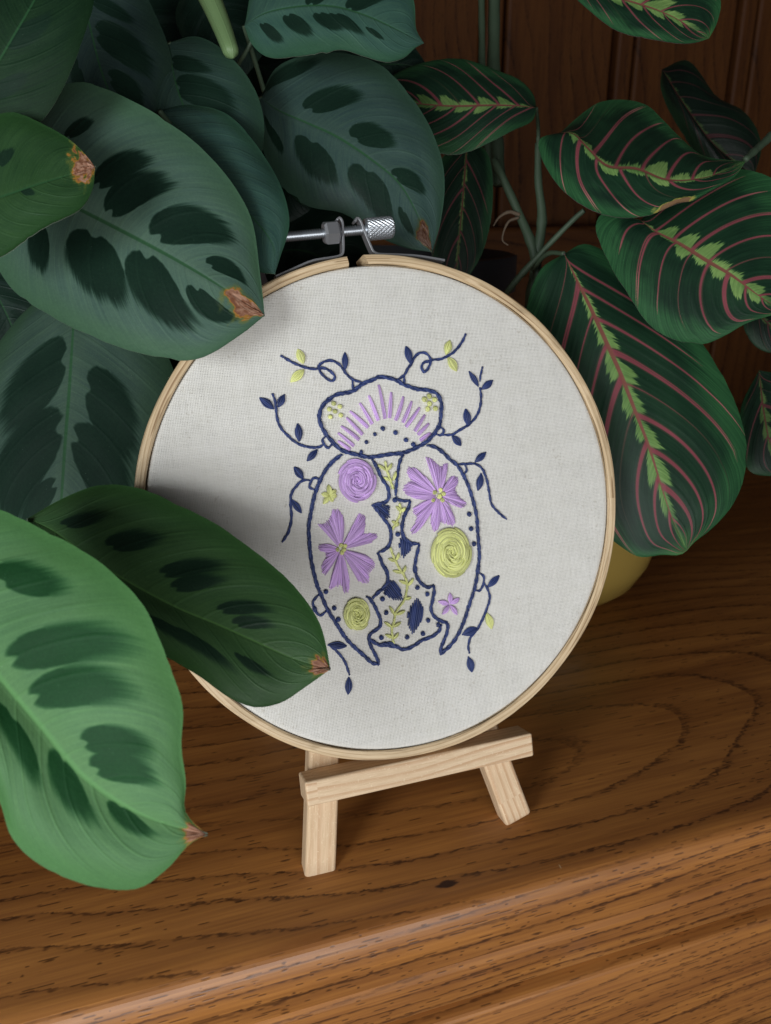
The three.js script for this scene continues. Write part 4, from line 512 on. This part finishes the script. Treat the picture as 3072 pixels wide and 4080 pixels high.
G.rhang = leaf(redPlant, [[1010, 300, 275], [1052, 330, 275], [1064, 420, 275], [1045, 540, 274], [985, 640, 274]], [[1010, 300, 274], [1000, 430, 272], [990, 540, 272], [985, 640, 274]], [[1010, 300, 275], [950, 350, 274], [930, 480, 273], [945, 600, 273], [985, 640, 274]], { seed: 83, n: 6, w: 384, h: 512, phase: 7, lime: 0.05, dim: 0.7 });
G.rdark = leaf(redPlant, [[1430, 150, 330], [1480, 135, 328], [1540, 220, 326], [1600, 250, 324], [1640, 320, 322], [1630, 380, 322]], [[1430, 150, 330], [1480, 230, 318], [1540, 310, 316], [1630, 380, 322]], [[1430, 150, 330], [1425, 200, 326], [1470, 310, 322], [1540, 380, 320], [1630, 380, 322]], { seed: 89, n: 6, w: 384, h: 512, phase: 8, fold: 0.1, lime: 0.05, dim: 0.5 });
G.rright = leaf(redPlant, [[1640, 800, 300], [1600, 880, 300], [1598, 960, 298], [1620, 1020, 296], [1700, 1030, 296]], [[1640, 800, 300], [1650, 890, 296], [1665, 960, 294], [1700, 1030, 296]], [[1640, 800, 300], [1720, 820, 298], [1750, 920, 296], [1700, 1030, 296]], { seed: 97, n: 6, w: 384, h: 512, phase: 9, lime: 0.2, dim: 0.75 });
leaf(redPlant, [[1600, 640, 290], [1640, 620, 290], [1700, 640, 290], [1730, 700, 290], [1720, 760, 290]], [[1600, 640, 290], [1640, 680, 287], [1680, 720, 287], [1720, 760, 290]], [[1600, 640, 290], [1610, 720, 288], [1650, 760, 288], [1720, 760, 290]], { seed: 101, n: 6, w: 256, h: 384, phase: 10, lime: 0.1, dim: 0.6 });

// stems
const stemMat = std({ color: new THREE.Color().setRGB(0.05, 0.08, 0.045), roughness: 0.6 }), dryMat = std({ color: new THREE.Color().setRGB(0.14, 0.10, 0.065), roughness: 0.85 });
function stalk(par, pts, r0, r1, mat = stemMat, name = 'stem') { const a = new Acc(); a.tube(line(pts.map((q) => at(q[0], q[1], q[2] * MM)), 28), (e) => (r0 + (r1 - r0) * e) * MM * (1 + 0.04 * Math.sin(e * 40) + 0.28 * Math.exp(-(((e - 0.42) / 0.025) ** 2)) + 0.22 * Math.exp(-(((e - 0.8) / 0.03) ** 2))), 12); par.attach(mesh(name, a.geo(), mat, scene)); }
stalk(redPlant, [[1067, 345, 285], [1093, 399, 284], [1122, 464, 284], [1152, 540, 283], [1165, 640, 285], [1150, 760, 300]], 1.3, 1.9);
stalk(redPlant, [[1163, 310, 280], [1163, 390, 281], [1171, 472, 282], [1160, 560, 284], [1140, 700, 296]], 1.1, 2.2);
stalk(redPlant, [[1262, 455, 262], [1245, 469, 264], [1171, 545, 272], [1090, 640, 282], [1030, 760, 300]], 0.8, 1.3);
stalk(redPlant, [[1159, 233, 268], [1163, 280, 276], [1163, 320, 280]], 0.5, 0.7);
stalk(redPlant, [[1219, 548, 261], [1185, 548, 268], [1150, 580, 278]], 0.7, 0.8);
stalk(redPlant, [[1720, 250, 262], [1660, 300, 256], [1610, 345, 246]], 1.5, 0.9);
stalk(redPlant, [[1040, -30, 300], [1041, 80, 300], [1042, 200, 300], [1060, 400, 304]], 1.2, 1.4);
stalk(redPlant, [[1068, -30, 305], [1067, 80, 305], [1066, 200, 305], [1080, 400, 306]], 2.2, 2.4);
stalk(redPlant, [[1122, 464, 283], [1100, 458, 281], [1078, 470, 280], [1066, 488, 279]], 0.7, 0.25, dryMat, 'root');
stalk(redPlant, [[1120, 470, 282], [1098, 480, 280], [1086, 520, 279], [1098, 530, 279]], 0.5, 0.2, dryMat, 'root');
{ const a = new Acc(); a.tube(line([[425, -60, 240], [455, 0, 237], [480, 60, 235], [499, 112, 233], [503, 126, 233]].map((q) => at(q[0], q[1], q[2] * MM)), 30), (e) => 0.0034 * (1.1 - 0.45 * e) * (e > 0.93 ? Math.sqrt(Math.max(0.03, 1 - ((e - 0.93) / 0.07) ** 2)) : 1), 16); const m = std({ color: new THREE.Color().setRGB(0.17, 0.27, 0.11), roughness: 0.5, bumpMap: spotBump, bumpScale: 0.0003 }); const q = mesh('furled_leaf', a.geo(), m, scene); plant.attach(q); q.userData.label = 'pale green furled new leaf'; }
stalk(plant, [[545, 88, 238], [530, 115, 240], [512, 145, 246], [490, 220, 260]], 0.6, 0.8);
for (const [x, y, d] of [[562, 210, 252], [528, 56, 236], [345, 240, 222], [365, 92, 238], [165, 590, 236], [30, 385, 214]]) stalk(plant, [[x, y, d], [x * 0.7 + 230, y * 0.6 + 260, d + 30], [760, 820, 310]], 0.7, 1.0);
// pot of both plants, behind the hoop
const pot = thing('plant_pot', 'yellow glazed bowl shaped plant pot behind the right of the hoop', 'plant pot'); pot.position.set(0.08, 0, -0.155);
{
  const gl = std({ color: new THREE.Color().setRGB(0.36, 0.25, 0.06), roughness: 0.3, clearcoat: 0.3 });
  mesh('body', new THREE.LatheGeometry([[0, 0], [0.034, 0], [0.042, 0.004], [0.052, 0.013], [0.060, 0.028], [0.0645, 0.046], [0.066, 0.07], [0.066, 0.1], [0.0655, 0.113], [0.0635, 0.115], [0.0615, 0.113], [0.0615, 0.09]].map(([r, y]) => new THREE.Vector2(r * 0.69, y * 0.69)), 72), gl, pot);
  const so = new THREE.CircleGeometry(0.0425, 48); so.rotateX(-Math.PI / 2); so.translate(0, 0.07, 0); mesh('soil', so, std({ color: new THREE.Color().setRGB(0.03, 0.02, 0.014), roughness: 1 }), pot);
}
const grey = thing('nursery_pot', 'dark grey plastic nursery pot just showing behind the top right of the hoop', 'plant pot'); grey.position.set(0.0, 0, -0.205);
{
  mesh('body', new THREE.LatheGeometry([[0, 0], [0.045, 0], [0.058, 0.132], [0.061, 0.133], [0.061, 0.148], [0.058, 0.149], [0.057, 0.135]].map((q) => new THREE.Vector2(...q)), 64), std({ color: new THREE.Color().setRGB(0.05, 0.05, 0.055), roughness: 0.6 }), grey);
  const so = new THREE.CircleGeometry(0.0565, 48); so.rotateX(-Math.PI / 2); so.translate(0, 0.137, 0); mesh('soil', so, std({ color: new THREE.Color().setRGB(0.03, 0.02, 0.014), roughness: 1 }), grey);
}

renderer.render(scene, camera);
